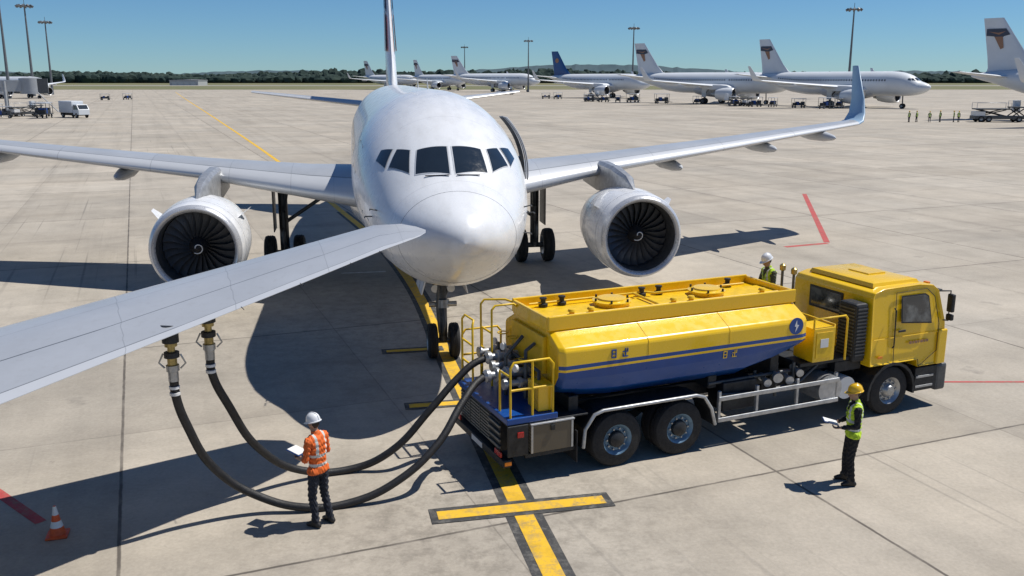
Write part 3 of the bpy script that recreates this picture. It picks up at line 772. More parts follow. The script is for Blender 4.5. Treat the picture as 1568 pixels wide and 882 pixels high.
    for (y, z, x0) in ((-.127, 1.71, -2.2), (.426, 1.87, -1.95)):
        prof = [(0, .07), (.05, .12), (.12, .12), (.13, .07), (.24, .07), (.25, .13), (.30, .13), (.31, .08), (.42, .08), (.43, .13), (.49, .13), (.5, .08), (.98, .08)]
        revolve('outlet_coupling', prof, (x0, y, z), (1, 0, 0), A_, P, 20)
    for (y, z) in ((-.45, 1.62), (.12, 1.80), (.75, 1.9)):
        revolve('manifold_pipe', [(0, 0), (0, .10), (.06, .10), (.07, .06), (.3, .06), (.31, .10), (.36, .10), (.37, .06), (.75, .06)], (-1.95, y, z), (1, 0, 0), A_, P, 16)
    tubes('manifold_lines', [[(-1.4, -.8, 1.3), (-1.4, -.8, 1.9), (-1.4, .9, 1.95)], [(-1.5, -.45, 1.3), (-1.5, -.45, 2.2), (-1.3, -.4, 2.3)], [(-1.6, .6, 1.3), (-1.6, .6, 2.1)], [(-1.7, 0, 1.25), (-1.7, 0, 2.0), (-1.35, 0, 2.35)]], .035, M['gear'], P)
    for (x, y, z) in ((-1.75, -.6, 1.95), (-1.6, .3, 2.1), (-1.55, .85, 2.05)):
        revolve('gauge', [(0, 0), (0, .07), (.05, .07), (.055, 0)], (x, y, z), (-1, -.3, 0), M['whitep'], P, 18)
        tubes('valve_wheel', [[(x + .2 + .1 * math.cos(a), y + .1 + .1 * math.sin(a), z + .12) for a in [k * math.pi / 8 for k in range(17)]]], .012, M['yellow2'], P)
    b('control_box', -1.55, -1.25, -1.1, -.65, 1.26, 1.75, Y_)
    b('control_box', -1.45, -1.25, .2, .9, 1.26, 1.7, K_)
    b('tank_rear_flange', -1.28, -1.2, -.7, .7, 1.8, 2.5, M['yellow2'])
    L = []
    for y in (-1.17, 1.17):
        L += [[(-2.12, y, 1.25), (-2.12, y, 2.15), (-2.05, y, 2.25), (-1.38, y, 2.25), (-1.30, y, 2.15), (-1.30, y, 1.25)], [(-2.12, y, 1.75), (-1.3, y, 1.75)], [(-1.7, y, 1.25), (-1.7, y, 2.25)]]
    L += [[(-2.14, .55, 1.25), (-2.14, .55, 2.5), (-2.1, .6, 2.58), (-2.1, 1.05, 2.58), (-2.14, 1.1, 2.5), (-2.14, 1.1, 1.25)], [(-2.14, .55, 2.1), (-2.14, 1.1, 2.1)], [(-2.14, .55, 1.7), (-2.14, 1.1, 1.7)]]
    L += [[(-1.75, .55, 1.25), (-1.75, .55, 2.75), (-1.68, .55, 2.83), (-1.3, .55, 2.83), (-1.2, .55, 2.75)], [(-1.75, 1.1, 1.25), (-1.75, 1.1, 2.75), (-1.68, 1.1, 2.83), (-1.3, .95, 2.83), (-1.2, .8, 2.8)], [(-1.75, .55, 2.3), (-1.75, 1.1, 2.3)], [(-1.75, .55, 1.9), (-1.75, 1.1, 1.9)]]
    L += [[(-2.12, -1.17, 2.0), (-2.14, -.75, 2.0), (-2.14, -.75, 1.25)]]
    tubes('platform_guard_rail', L, .022, M['yellow2'], P)
    # between tank and cab
    b('front_platform', 4.33, 5.92, -1.05, 1.1, 1.30, 1.38, K_)
    b('front_platform_step', 4.36, 4.98, .2, 1.0, 1.38, 1.52, K_)
    b('front_platform_bracket', 4.5, 5.7, -.8, .8, 1.1, 1.29, K_)
    b('meter_cabinet', 4.5, 5.05, -1.2, -.62, 1.42, 2.12, Y_)
    b('meter_cabinet_door', 4.56, 4.98, -1.215, -1.202, 1.5, 2.04, M['yellow2'])
    b('meter_label', 4.66, 4.86, -1.225, -1.217, 1.72, 1.9, M['whitep'], bevel=0)
    tubes('front_hand_rail', [[(4.5, -1.18, 2.12), (4.5, -1.18, 2.32), (5.3, -1.18, 2.32), (5.36, -1.18, 2.25), (5.36, -1.18, 1.38)], [(5.2, -1.0, 1.38), (5.2, -1.0, 2.1), (5.2, .1, 2.1)]], .022, M['yellow2'], P)
    for (x, y, z) in ((4.55, -.08, 3.12), (4.75, -.2, 3.04)):
        cyl('vent_pole', (x, y, 1.38), (x, y, z), .028, M['gear'], P)
        revolve('vent_pole_cap', [(0, .03), (.02, .06), (.12, .065), (.15, .03), (.16, 0)], (x, y, z - .02), (0, 0, 1), M['brass'], P, 14)
    b('exhaust_filter_unit', 5.62, 5.96, -1.14, -.62, 1.25, 2.5, K_, bevel=.06)
    for i in range(14): b('filter_slat', 5.60, 5.618, -1.1, -.66, 1.4 + i * .075, 1.43 + i * .075, M['gear'], bevel=0)
    for i in range(14): b('filter_slat_side', 5.66, 5.92, -1.158, -1.142, 1.4 + i * .075, 1.43 + i * .075, M['gear'], bevel=0)
    cyl('exhaust_stack', (5.75, .95, 1.3), (5.75, .95, 2.3), .08, S_, P)
    cyl('air_tank', (5.05, -1.18, .78), (5.05, -.55, .78), .30, A_, P, seg=28)
    cyl('air_tank', (5.55, -1.1, .72), (5.55, -.55, .72), .24, M['whitep'], P, seg=28)
    b('battery_box', 5.3, 6.0, -1.0, -.5, 1.05, 1.28, K_)
    b('fuel_tank_far', 2.6, 4.8, .55, 1.15, .5, 1.05, A_, bevel=.08)
    b('pump_housing', 2.5, 3.3, -1.0, -.5, .62, 1.2, K_)
    for (x, z, r) in ((3.5, 1.10, .05), (3.75, 1.17, .065), (4.05, 1.08, .055), (4.3, 1.2, .05)):
        revolve('valve_body', [(0, 0), (0, r * 1.6), (.05, r * 1.6), (.06, r), (.3, r), (.31, r * 1.6), (.36, r * 1.6), (.37, 0)], (x, -1.1, z), (.3, 1, .1), A_, P, 16)
    tubes('underbody_pipes', [[(2.2, -.9, 1.2), (4.4, -.9, 1.22)], [(2.4, -1.05, 1.0), (3.4, -1.05, .9), (4.4, -1.0, 1.0), (4.9, -.9, 1.25)], [(3.4, -.8, .7), (3.4, -.8, 1.3)], [(3.9, -.85, .7), (3.9, -.85, 1.4)], [(4.25, -.95, .8), (4.25, -.95, 1.4)]], .035, M['gear'], P)
    b('tank_saddle', -.9, -.7, -1.0, 1.0, 1.1, 1.42, K_); b('tank_saddle', 2.2, 2.4, -.9, .9, 1.1, 1.36, K_); b('tank_saddle', 3.7, 3.9, -.9, .9, 1.1, 1.6, K_)
    # cab
    sp = [(6.0, 1.14), (6.0, 2.60), (6.06, 2.70), (6.3, 2.77), (7.3, 2.79), (7.7, 2.74), (7.86, 2.62), (8.05, 1.92), (8.10, 1.5), (8.10, .98), (7.36, .98), (7.32, 1.14)]
    rings = []
    for (y, ins) in ((-1.22, .10), (-1.25, 0.02), (-1.20, 0), (1.20, 0), (1.25, .02), (1.22, .10)):
        ring = []
        for (x, z) in sp:
            yy = y
            if z > 1.95: yy = y * (1 - .065 * (z - 1.95) / .8)
            ring.append((7.05 + (x - 7.05) * (1 - ins * .5), yy, 1.9 + (z - 1.9) * (1 - ins * .5)))
        rings.append(ring)
    cb = loft('cab_body', rings, Y_, P, sharp=25)
    md = cb.modifiers.new('b', 'BEVEL'); md.width = .035; md.segments = 3; md.limit_method = 'ANGLE'; md.angle_limit = R(30)
    rl = []
    for (z, i) in ((2.76, 0), (2.84, .04), (2.87, .14)):
        rl.append([(x, y, z) for x, y in ((6.2 + i, -.95 + i), (7.5 - i, -.95 + i), (7.5 - i, .95 - i), (6.2 + i, .95 - i))])
    loft('cab_roof_panel', rl, Y_, P, sharp=20)
    b('roof_hatch', 6.7, 7.2, -.3, .3, 2.85, 2.90, Y_)
    for y in (-.95, -.4, .4, .95): b('roof_marker_lamp', 7.68, 7.76, y - .06, y + .06, 2.73, 2.77, M['orange'], bevel=.008)
    b('sun_visor', 7.84, 8.04, -1.1, 1.1, 2.56, 2.60, K_, bevel=.01)
    def tilt(z): return 1.25 * (1 - .065 * max(0, z - 1.95) / .8)
    for s in (-1, 1):
        q = [(6.80, 2.04), (7.62, 1.96), (7.53, 2.50), (7.43, 2.56), (6.80, 2.56)]
        mesh('door_window_seal', [(x + (x - 7.2) * .07, s * (tilt(z) + .004), z + (z - 2.3) * .10) for x, z in q], [(0, 1, 2, 3, 4)], M['black'], P)
        mesh('door_window', [(x, s * (tilt(z) + .008), z) for x, z in q], [(0, 1, 2, 3, 4)], M['cabglass'], P)
        tubes('door_seam', [[(x, s * (tilt(z) + .001), z) for x, z in ((6.64, 1.16), (6.64, 2.66), (7.5, 2.68), (7.72, 2.5), (7.86, 1.9), (7.86, 1.3), (7.38, 1.0), (7.34, 1.16))]], .007, M['black'], P)
        tubes('cab_crease', [[(x, s * 1.251, z) for x, z in ((6.05, 1.72), (7.84, 1.72))]], .008, Y_, P)
        b('door_handle', 6.70, 6.90, s * 1.262 - .012, s * 1.262 + .012, 1.82, 1.87, K_)
        b('cab_step', 7.34, 7.98, s * 1.15 - .08, s * 1.15 + .08, .42, .95, K_)
        for z in (.5, .72): b('step_tread', 7.36, 7.86, s * 1.235, s * 1.25, z, z + .05, A_, bevel=.004)
        b('front_corner', 7.88, 8.14, s * 1.22 - .05, s * 1.22 + .03, .98, 1.75, Y_, bevel=.03)
        tubes('mirror_arm', [[(7.9, s * 1.12, 2.58), (8.06, s * 1.30, 2.60), (8.06, s * 1.30, 1.95), (8.0, s * 1.2, 1.95)]], .018, K_, P)
        b('mirror', 8.02, 8.11, s * 1.33 - .08, s * 1.33 + .08, 2.14, 2.54, K_, bevel=.03)
        b('mirror', 8.02, 8.11, s * 1.33 - .08, s * 1.33 + .08, 1.96, 2.10, K_, bevel=.03)
        b('side_marker', 6.2, 6.32, s * 1.256 - .008, s * 1.256 + .008, 1.3, 1.35, M['orange'], bevel=.003)
        tubes('grab_handle', [[(6.58, s * 1.25, 1.5), (6.58, s * 1.29, 1.55), (6.58, s * 1.27, 2.3), (6.58, s * 1.22, 2.35)]], .014, K_, P)
    for i, (x, w) in enumerate(((7.05, .07), (7.14, .05), (7.21, .07), (7.30, .04), (7.36, .08), (7.46, .05), (7.53, .06))): b('cab_lettering', x, x + w, -1.256, -1.251, 1.53, 1.585, M['logo'], bevel=0)
    b('rear_window_seal', 5.985, 5.999, -.36, .66, 2.06, 2.54, M['black'], bevel=.004)
    b('rear_window', 5.975, 5.984, -.31, .61, 2.11, 2.49, M['cabglass'], bevel=.003)
    mesh('windscreen', [(8.075, -1.1, 1.86), (8.075, 1.1, 1.86), (7.9, 1.02, 2.58), (7.9, -1.02, 2.58)], [(0, 1, 2, 3)], M['glass'], P)
    b('front_bumper', 7.95, 8.26, -1.25, 1.25, .36, .97, M['gear'], bevel=.06)
    b('grille', 8.11, 8.15, -.8, .8, 1.05, 1.6, K_)
    for s in (-1, 1): b('headlamp', 8.25, 8.28, s * .95 - .2, s * .95 + .2, .62, .82, M['whitep'])
    b('engine_cover', 6.1, 7.9, -.7, .7, .7, 1.12, K_)
    return P
t = NT('cab_window_glass'); c = t.mix(t.ramp(t.noise(t.obj(), 3.5, 3), .4, .62), (.02, .025, .03), (.13, .14, .14))
t.l.new(c, t.b.inputs['Base Color']); t.b.inputs['Roughness'].default_value = .05; t.b.inputs['Coat Weight'].default_value = .6; M['cabglass'] = t.m
truck = fuel_truck()

# ------------------------------------------------------------------ people
def ico(sub=2):
    bm = bmesh.new(); bmesh.ops.create_icosphere(bm, subdivisions=sub, radius=1)
    v = np.array([x.co[:] for x in bm.verts]); f = [tuple(x.index for x in q.verts) for q in bm.faces]; bm.free(); return v, f
ICO = ico(2)
class Body:
    def __init__(s): s.V = []; s.F = []; s.parts = []
    def ell(s, c, r, label, rot=None, pr=None):
        v, f = ICO; c = Vector(c)
        b = len(s.V)
        for p in v:
            q = Vector((p[0]*r[0], p[1]*r[1], p[2]*r[2]))
            if rot is not None: q = rot @ q
            s.V.append(tuple(c + q))
        s.F += [tuple(b + i for i in k) for k in f]
        s.parts.append((c, c, pr if pr else min(r), pr if pr else min(r), label))
    def cap(s, p, q, r1, r2, label, seg=12):
        p = Vector(p); q = Vector(q)
        if (q - p).length > 1e-4:
            d, a, bb = frame_axes(q - p); b = len(s.V)
            for (c, r) in ((p, r1), (q, r2)):
                for k in range(seg):
                    an = 2 * math.pi * k / seg
                    s.V.append(tuple(c + (a * math.cos(an) + bb * math.sin(an)) * r))
            for k in range(seg): s.F.append((b + k, b + (k+1) % seg, b + seg + (k+1) % seg, b + seg + k))
            s.F.append(tuple(b + k for k in reversed(range(seg)))); s.F.append(tuple(b + seg + k for k in range(seg)))
        n = len(s.parts)
        s.ell(p, (r1,)*3, label); s.ell(q, (r2,)*3, label); s.parts = s.parts[:n]
        s.parts.append((p, q, r1, r2, label))

LAB = ['skin', 'vest', 'shirt', 'trouser', 'boot', 'hair']
def person(name, loc, rz, pose, cols, helmet, voxel=.011, H=1.0):
    P = empty(name, loc, rz, H)
    B = Body()
    hip = Vector((0, 0, .95)); lean = pose.get('lean', 0)
    Rm = Matrix.Rotation(lean, 3, 'Y')
    def U(p): return hip + Rm @ (Vector(p) - hip)
    for s, key in ((1, 'L'), (-1, 'R')):
        kx, ax = pose.get('knee' + key, (.03, 0.0))
        h = Vector((0, s * .095, .93)); k = Vector((kx, s * .11, .50)); an = Vector((ax, s * .125, .09))
        B.cap(h, k, .098, .066, 'trouser'); B.cap(k, k + (an - k) * .35, .066, .064, 'trouser'); B.cap(k + (an - k) * .35, an + Vector((0, 0, .03)), .064, .055, 'trouser')
        B.cap(an + Vector((-.03, 0, -.03)), an + Vector((.04, 0, .04)), .05, .05, 'boot')
        B.cap(an + Vector((-.05, 0, -.045)), an + Vector((.15, s * .02, -.055)), .044, .036, 'boot'); B.cap(an + Vector((.0, 0, .0)), an + Vector((.12, s*.015, -.045)), .045, .042, 'boot')
    B.ell((0, 0, .95), (.125, .165, .13), 'trouser', pr=.14)
    for z, a, b2, lab in ((1.06, .118, .152, 'vest'), (1.14, .118, .15, 'vest'), (1.22, .124, .16, 'vest'), (1.30, .13, .172, 'vest'), (1.38, .125, .178, 'vest'), (1.44, .105, .165, 'vest')):
        B.ell(U((0, 0, z)), (a, b2, .09), lab, Rm, pr=.145)
    B.cap(U((-.01, -.1, 1.47)), U((-.01, .1, 1.47)), .06, .06, 'vest')
    B.cap(U((-.005, 0, 1.46)), U((.02, 0, 1.60)), .062, .055, 'skin')
    B.cap(U((-.005, 0, 1.48)), U((0, 0, 1.52)), .07, .062, 'shirt')
    for s, key in ((1, 'L'), (-1, 'R')):
        sh = U((-.005, s * .185, 1.435)); el, wr = pose['arm' + key]
        el = Vector(el); wr = Vector(wr)
        B.cap(U((0, s * .13, 1.44)), sh, .068, .064, 'vest')
        B.cap(sh, el, .062, .047, 'shirt')
        sl = el + (wr - el) * pose.get('sleeve', .9)
        B.cap(el, sl, .046, .036, 'shirt'); B.cap(sl, wr, .033, .028, 'skin')
        d = (wr - el).normalized()
        up = Vector((0, 0, 1))
        side = d.cross(up).normalized() * s * -1
        nrm = up if abs(d.z) < .8 else Vector((1, 0, 0))
        nrm = (nrm - d * nrm.dot(d)).normalized()
        th_side = -side * 1.0
        for i, (off, l1, l2, l3) in enumerate(((-.030, .040, .026, .020), (-.010, .045, .030, .022), (.010, .042, .028, .021), (.029, .033, .021, .018))):
            root = wr + d * .015 + side * off * .6; kn = wr + d * .095 + side * off
            B.cap(root, kn, .016, .0125, 'skin', 8)
            c1 = R(25); c2 = R(70)
            d1 = (d * math.cos(c1) + nrm * math.sin(c1)); p1 = kn + d1 * l1
            d2 = (d * math.cos(c2) + nrm * math.sin(c2)); p2 = p1 + d2 * l2
            d3 = (d * math.cos(c2 + .5) + nrm * math.sin(c2 + .5)); p3 = p2 + d3 * l3
            B.cap(kn, p1, .0100, .009, 'skin', 8); B.cap(p1, p2, .009, .0085, 'skin', 8); B.cap(p2, p3, .0085, .0075, 'skin', 8)
        t0 = wr + d * .03 + th_side * .025; t1 = t0 + (d * .7 + th_side * .6 + nrm * .35).normalized() * .045; t2 = t1 + (d * .8 + nrm * .6).normalized() * .032
        B.cap(wr + d * .015, t0, .018, .016, 'skin', 8); B.cap(t0, t1, .014, .0115, 'skin', 8); B.cap(t1, t2, .0115, .009, 'skin', 8)
    hp = pose.get('head', 0); hy = pose.get('headyaw', 0)
    Hc = U((.025, 0, 1.685)); Hm = Rm @ Matrix.Rotation(hy, 3, 'Z') @ Matrix.Rotation(hp, 3, 'Y')
    def Hd(p): return Hc + Hm @ Vector(p)
    B.ell(Hd((-.008, 0, .015)), (.098, .078, .105), 'skin', Hm, pr=.085)
    B.ell(Hd((.028, 0, -.055)), (.065, .058, .068), 'skin', Hm, pr=.055)
    B.ell(Hd((.075, 0, -.098)), (.022, .026, .02), 'skin', Hm)
    B.cap(Hd((.09, 0, .015)), Hd((.112, 0, -.028)), .010, .016, 'skin')
    B.ell(Hd((.082, 0, .03)), (.02, .055, .014), 'skin', Hm)
    for s in (-1, 1): B.ell(Hd((-.005, s * .08, -.01)), (.02, .012, .033), 'skin', Hm)
    B.ell(Hd((.088, 0, -.062)), (.016, .026, .012), 'skin', Hm)
    me = D.meshes.new('tmp'); me.from_pydata(B.V, [], B.F)
    o = D.objects.new('tmp', me); SC.collection.objects.link(o)
    m = o.modifiers.new('r', 'REMESH'); m.mode = 'VOXEL'; m.voxel_size = voxel
    if voxel < .02:
        sm = o.modifiers.new('s', 'SMOOTH'); sm.factor = .5; sm.iterations = 2
    dg = bpy.context.evaluated_depsgraph_get(); dg.update()
    nm = D.meshes.new_from_object(o.evaluated_get(dg)); D.objects.remove(o, do_unlink=True)
    nm.name = 'body'
    vs = np.empty(len(nm.vertices) * 3); nm.vertices.foreach_get('co', vs); vs = vs.reshape(-1, 3)
    pc = np.empty(len(nm.polygons) * 3); nm.polygons.foreach_get('center', pc); pc = pc.reshape(-1, 3)
    def nearest(pts):
        best = np.full(len(pts), 1e9); lab = np.zeros(len(pts), int)
        for (p, q, r1, r2, l) in B.parts:
            p = np.array(p); q = np.array(q); d = q - p; L = d.dot(d)
            tt = np.clip((pts - p) @ d / L, 0, 1) if L > 1e-9 else np.zeros(len(pts))
            dist = np.linalg.norm(pts - (p + tt[:, None] * d), axis=1) - (r1 + (r2 - r1) * tt)
            k = dist < best; best[k] = dist[k]; lab[k] = LAB.index(l)
        return lab
    Ri = np.array(Rm.inverted())
    def loc_t(pts): return (pts - np.array(hip)) @ Ri.T + np.array(hip)
    def relabel(pts, lab):
        q = loc_t(pts)
        low = (q[:, 2] < .93) & (lab == 1); lab[low] = 3
        up = (lab == 3) & (q[:, 2] > .90) & (np.abs(q[:, 1]) < .2); lab[up] = 1
        vn = (lab == 1) & (q[:, 0] > 0.02) & (np.abs(q[:, 1]) < (q[:, 2] - 1.28) * .35); lab[vn] = 2
        slv = (lab == 1) & (np.abs(q[:, 1]) > .205); lab[slv] = 2
        hh = (np.array(pts) - np.array(Hc)) @ np.array(Hm.inverted()).T
        hr = (lab == 0) & (np.linalg.norm(hh, axis=1) < .16) & (hh[:, 0] < -.03) & (hh[:, 2] > -.075); lab[hr] = 5
        return lab
    lv = relabel(vs, nearest(vs))
    nrm = np.array([v.normal[:] for v in nm.vertices]) if voxel < .02 else None
    if nrm is not None:
        off = np.where(lv == 1, .012, 0.0)
        wr_ = np.where((lv == 3) | (lv == 2), .008, 0.0) + np.where(lv == 1, .006, 0)
        ns = np.array([math.sin(v[2] * 70 + 6 * math.sin(v[1] * 25 + v[0] * 30)) for v in vs])
        vs = vs + nrm * (off + wr_ * ns)[:, None]
        nm.vertices.foreach_set('co', vs.ravel())
    lf = relabel(pc, nearest(pc))
    for k in LAB: nm.materials.append(cols[k])
    nm.polygons.foreach_set('material_index', lf.tolist())
    nm.polygons.foreach_set('use_smooth', [True] * len(nm.polygons)); nm.update()
    bo = D.objects.new('body', nm); link(bo, P)
    if voxel < .02:
        for s in (-1, 1):
            revolve('eye', [(0, .013), (.006, .009), (.008, 0)], Hd((.086, s * .031, .006)), Hm @ Vector((1, s * .25, 0)), cols['eye'], P, 12)
            tubes('eyebrow', [[Hd((.098, s * .016, .028)), Hd((.094, s * .045, .028))]], .004, cols['hair'], P)
        tubes('mouth', [[Hd((.098, -.02, -.064)), Hd((.105, 0, -.062)), Hd((.098, .02, -.064))]], .0035, cols['lip'], P)
    n = 28
    prof = [(1.0, -.0), (1.0, .03), (.97, .06), (.86, .098), (.68, .125), (.42, .145), (.2, .152), (.02, .154)]
    rings = [[Hd((-.008 + .122 * r * math.cos(a) + (0), .102 * r * math.sin(a), .018 + z)) for a in [2*math.pi*k/n for k in range(n)]] for r, z in prof]
    loft('hard_hat_shell', rings, helmet, P, sharp=None)
    brim = []
    for (f, z) in ((1.0, .012), (1.0, .022), (1.13, .016), (1.13, .008)):
        brim.append([Hd((-.008 + .122 * f * math.cos(a) + (.05 * max(0, math.cos(a)) ** 2 if f > 1 else 0), .102 * f * math.sin(a), .018 + z - (.012 * max(0, math.cos(a)) if f > 1 else 0))) for a in [2*math.pi*k/n for k in range(n)]])
    brim.append(brim[0])
    loft('hard_hat_brim', brim, helmet, P, caps=False, sharp=30)
    tubes('hard_hat_ridge', [[Hd((-.008 + .122 * r * c, 0, .020 + z)) for r, z in prof[1:]] for c in (1, -1)], .008, helmet, P)
    return P, Hd, U

def vest_mat(name, col):
    t = NT(name); sp = t.node('ShaderNodeSeparateXYZ'); t.l.new(t.obj(), sp.inputs[0])
    z = sp.outputs[2]; y = sp.outputs[1]
    def band(c, a, b): return t.math('MULTIPLY', t.math('GREATER_THAN', c, a), t.math('LESS_THAN', c, b))
    st = t.math('MAXIMUM', band(z, 1.02, 1.07), band(z, 1.17, 1.22))
    ay = t.math('ABSOLUTE', y)
    st = t.math('MAXIMUM', st, t.math('MULTIPLY', band(ay, .075, .115), t.math('GREATER_THAN', z, 1.17)))
    n = t.ramp(t.noise(t.obj(), 14, 4), .35, .7)
    c = t.mix(n, col, tuple(x * .72 for x in col))
    c = t.mix(st, c, (.55, .56, .53))
    t.l.new(c, t.b.inputs['Base Color']); t.b.inputs['Roughness'].default_value = .75
    return t.m
skin = mat('skin', (.36, .21, .14), .5, 0, .1, 20)
hair = mat('dark_hair', (.03, .02, .015), .7, 0, .1, 20)
eye = mat('eye_dark', (.02, .015, .012), .2, 0, 0, 5)
lip = mat('lip', (.30, .12, .10), .5, 0, .05, 20)
navy = mat('navy_work_cloth', (.018, .022, .035), .85, 0, .25, 10)
blk = mat('black_work_cloth', (.015, .015, .017), .85, 0, .25, 10)
boot = mat('boot_leather', (.015, .013, .012), .5, 0, .2, 12)
orng = mat('orange_shirt_cloth', (.72, .14, .025), .8, 0, .15, 10)
vo = vest_mat('hi_vis_orange', (.80, .15, .02)); vy = vest_mat('hi_vis_yellow', (.52, .74, .03))
hw = mat('helmet_white', (.72, .73, .75), .3, 0, .03, 5, .3); hyel = mat('helmet_yellow', (.80, .48, .01), .3, 0, .05, 5, .3)
paper = mat('paper', (.75, .75, .73), .7, 0, .03, 5)

def cols(vest, shirt, tr): return {'skin': skin, 'vest': vest, 'shirt': shirt, 'trouser': tr, 'boot': boot, 'hair': hair, 'eye': eye, 'lip': lip}
def clipboard(P, c, tilt, name='clipboard'):
    o = box(name, c[0] - .13, c[0] + .13, c[1] - .11, c[1] + .11, c[2] - .006, c[2] + .006, M['blue'], P, bevel=.004); o.rotation_euler = (0, -tilt, 0)
    o2 = box('papers', c[0] - .12, c[0] + .12, c[1] - .10, c[1] + .10, c[2] + .009, c[2] + .016, paper, P, bevel=.002); o2.rotation_euler = (0, -tilt, 0)

pose_a = {'armL': ((.02, .25, 1.16), (.26, .13, 1.10)), 'armR': ((.02, -.25, 1.16), (.26, -.13, 1.10)), 'kneeL': (.05, -.02), 'kneeR': (.0, -.09), 'head': .22, 'lean': .03, 'sleeve': .25}
W1, _, _ = person('ground_worker', (-3.08, 13.52, 0), R(150), pose_a, cols(vo, orng, navy), hw, H=1.02)
clipboard(W1, (.42, 0, 1.15), .2)
pose_b = {'armL': ((.0, .26, 1.16), (.24, .15, 1.09)), 'armR': ((.0, -.26, 1.16), (.24, -.15, 1.09)), 'kneeL': (.04, -.01), 'kneeR': (.06, .05), 'head': .15, 'lean': .0, 'sleeve': .9}
W2, _, _ = person('ground_worker', (5.98, 15.05, 0), R(172), pose_b, cols(vy, blk, blk), hyel)
clipboard(W2, (.40, 0, 1.14), .25)
pose_c = {'armL': ((.10, .27, 1.16), (.32, .22, 1.20)), 'armR': ((.10, -.27, 1.16), (.32, -.2, 1.20)), 'kneeL': (.06, -.02), 'kneeR': (.02, -.03), 'head': .30, 'lean': .12, 'sleeve': .9}
ca, sa = .915, .403
wx, wy = 4.74, .50
person('ground_worker', (1.44 + wx * ca - wy * sa, 16.88 + wx * sa + wy * ca, 1.52), R(195), pose_c, cols(vy, mat('olive_work_cloth', (.09, .09, .055), .85, 0, .2, 10), navy), hw)
pose_d = {'armL': ((-.02, .25, 1.15), (.04, .27, .90)), 'armR': ((-.02, -.25, 1.15), (.04, -.27, .90)), 'kneeL': (.05, .02), 'kneeR': (.02, -.05)}
WD, _, _ = person('ground_worker', (65.4, 153, 0), R(200), pose_d, cols(vy, navy, navy), hyel, voxel=.03)
for x, y, r in ((66.9, 153.6, 120), (68.5, 152.4, 250), (70.6, 153.2, 190), (73.0, 153.5, 160), (73.5, 152.9, 30)):
    dup(WD, (x, y, 0), R(r), random.uniform(.98, 1.06))

# ------------------------------------------------------------------ traffic cone
def cone(x, y):
    P = empty('traffic_cone', (x, y, 0), .3)
    oc = mat('cone_orange', (.78, .11, .02), .5, 0, .15, 8); 
    box('cone_base', -.16, .16, -.16, .16, 0, .035, oc, P, bevel=.02)
    revolve('cone_body', [(.035, .125), (.16, .095), (.26, .070), (.36, .048), (.50, .024), (.51, 0)], (0, 0, 0), (0, 0, 1), [oc, M['whitep']], P, 28, midx=[0, 1, 0, 1, 0])
    return P
cone(-7.14, 13.14)

# ------------------------------------------------------------------ masts and ground equipment
mastm = mat('mast_galvanised', (.16, .17, .18), .5, .3, .1, 1)
def mast(x, y, h):
    P = empty('light_mast', (x, y, 0))
    s = h / 30
    revolve('mast_pole', [(0, .55 * s), (1, .5 * s), (h, .22 * s)], (0, 0, 0), (0, 0, 1), mastm, P, 12)
    revolve('mast_crown', [(0, .2), (0, 1.9 * s), (.35 * s, 1.9 * s), (.35 * s, .2)], (0, 0, h - .8 * s), (0, 0, 1), mastm, P, 16)
    for k in range(10):
        a = 2 * math.pi * k / 10
        o = box('flood_lamp', -.45 * s, .45 * s, -.28 * s, .28 * s, -.35 * s, .35 * s, mastm, P, bevel=0)
        o.location = (2.3 * s * math.cos(a), 2.3 * s * math.sin(a), h - .7 * s); o.rotation_euler = (0, R(35), a)
    cyl('mast_spike', (0, 0, h), (0, 0, h + 1.5 * s), .08 * s, mastm, P)
for (x, y, ht) in ((-180.1, 335, 36), (-194.3, 380, 36), (-206.4, 420, 32), (118.5, 330, 31), (60.4, 470, 32), (8.7, 500, 27), (-34.7, 690, 30)):
    mast(x, y, ht)

def van(x, y, rz, name='service_truck', s=1.0):
    P = empty(name, (x, y, 0), rz, s)
    box('cargo_body', -3.2, 1.2, -1.15, 1.15, .9, 3.0, M['bgwhite'], P, bevel=.08)
    fixn(mesh('cab', [(1.3, -1.05, .6), (3.2, -1.05, .6), (3.2, -1.05, 1.5), (2.6, -1.0, 2.4), (1.3, -1.0, 2.4), (1.3, 1.05, .6), (3.2, 1.05, .6), (3.2, 1.05, 1.5), (2.6, 1.0, 2.4), (1.3, 1.0, 2.4)],
         [(0, 1, 2, 3, 4), (5, 9, 8, 7, 6), (0, 5, 6, 1), (1, 6, 7, 2), (2, 7, 8, 3), (3, 8, 9, 4), (4, 9, 5, 0)], M['bgwhite'], P))
    mesh('windscreen', [(3.16, -.9, 1.6), (3.16, .9, 1.6), (2.68, .9, 2.33), (2.68, -.9, 2.33)], [(0, 1, 2, 3)], M['glass'], P)
    for s_ in (-1, 1): mesh('side_window', [(1.5, s_ * 1.045, 1.5), (2.95, s_ * 1.065, 1.5), (2.5, s_ * 1.03, 2.25), (1.5, s_ * 1.03, 2.25)], [(0, 1, 2, 3)], M['glass'], P)
    box('chassis', -3.2, 3.1, -.9, .9, .45, .88, M['dark'], P)
    for x_ in (-2.2, 2.3):
        for y_ in (-.95, .95): wheel('wheel', (x_, y_, .45), .45, .28, P)
    return P
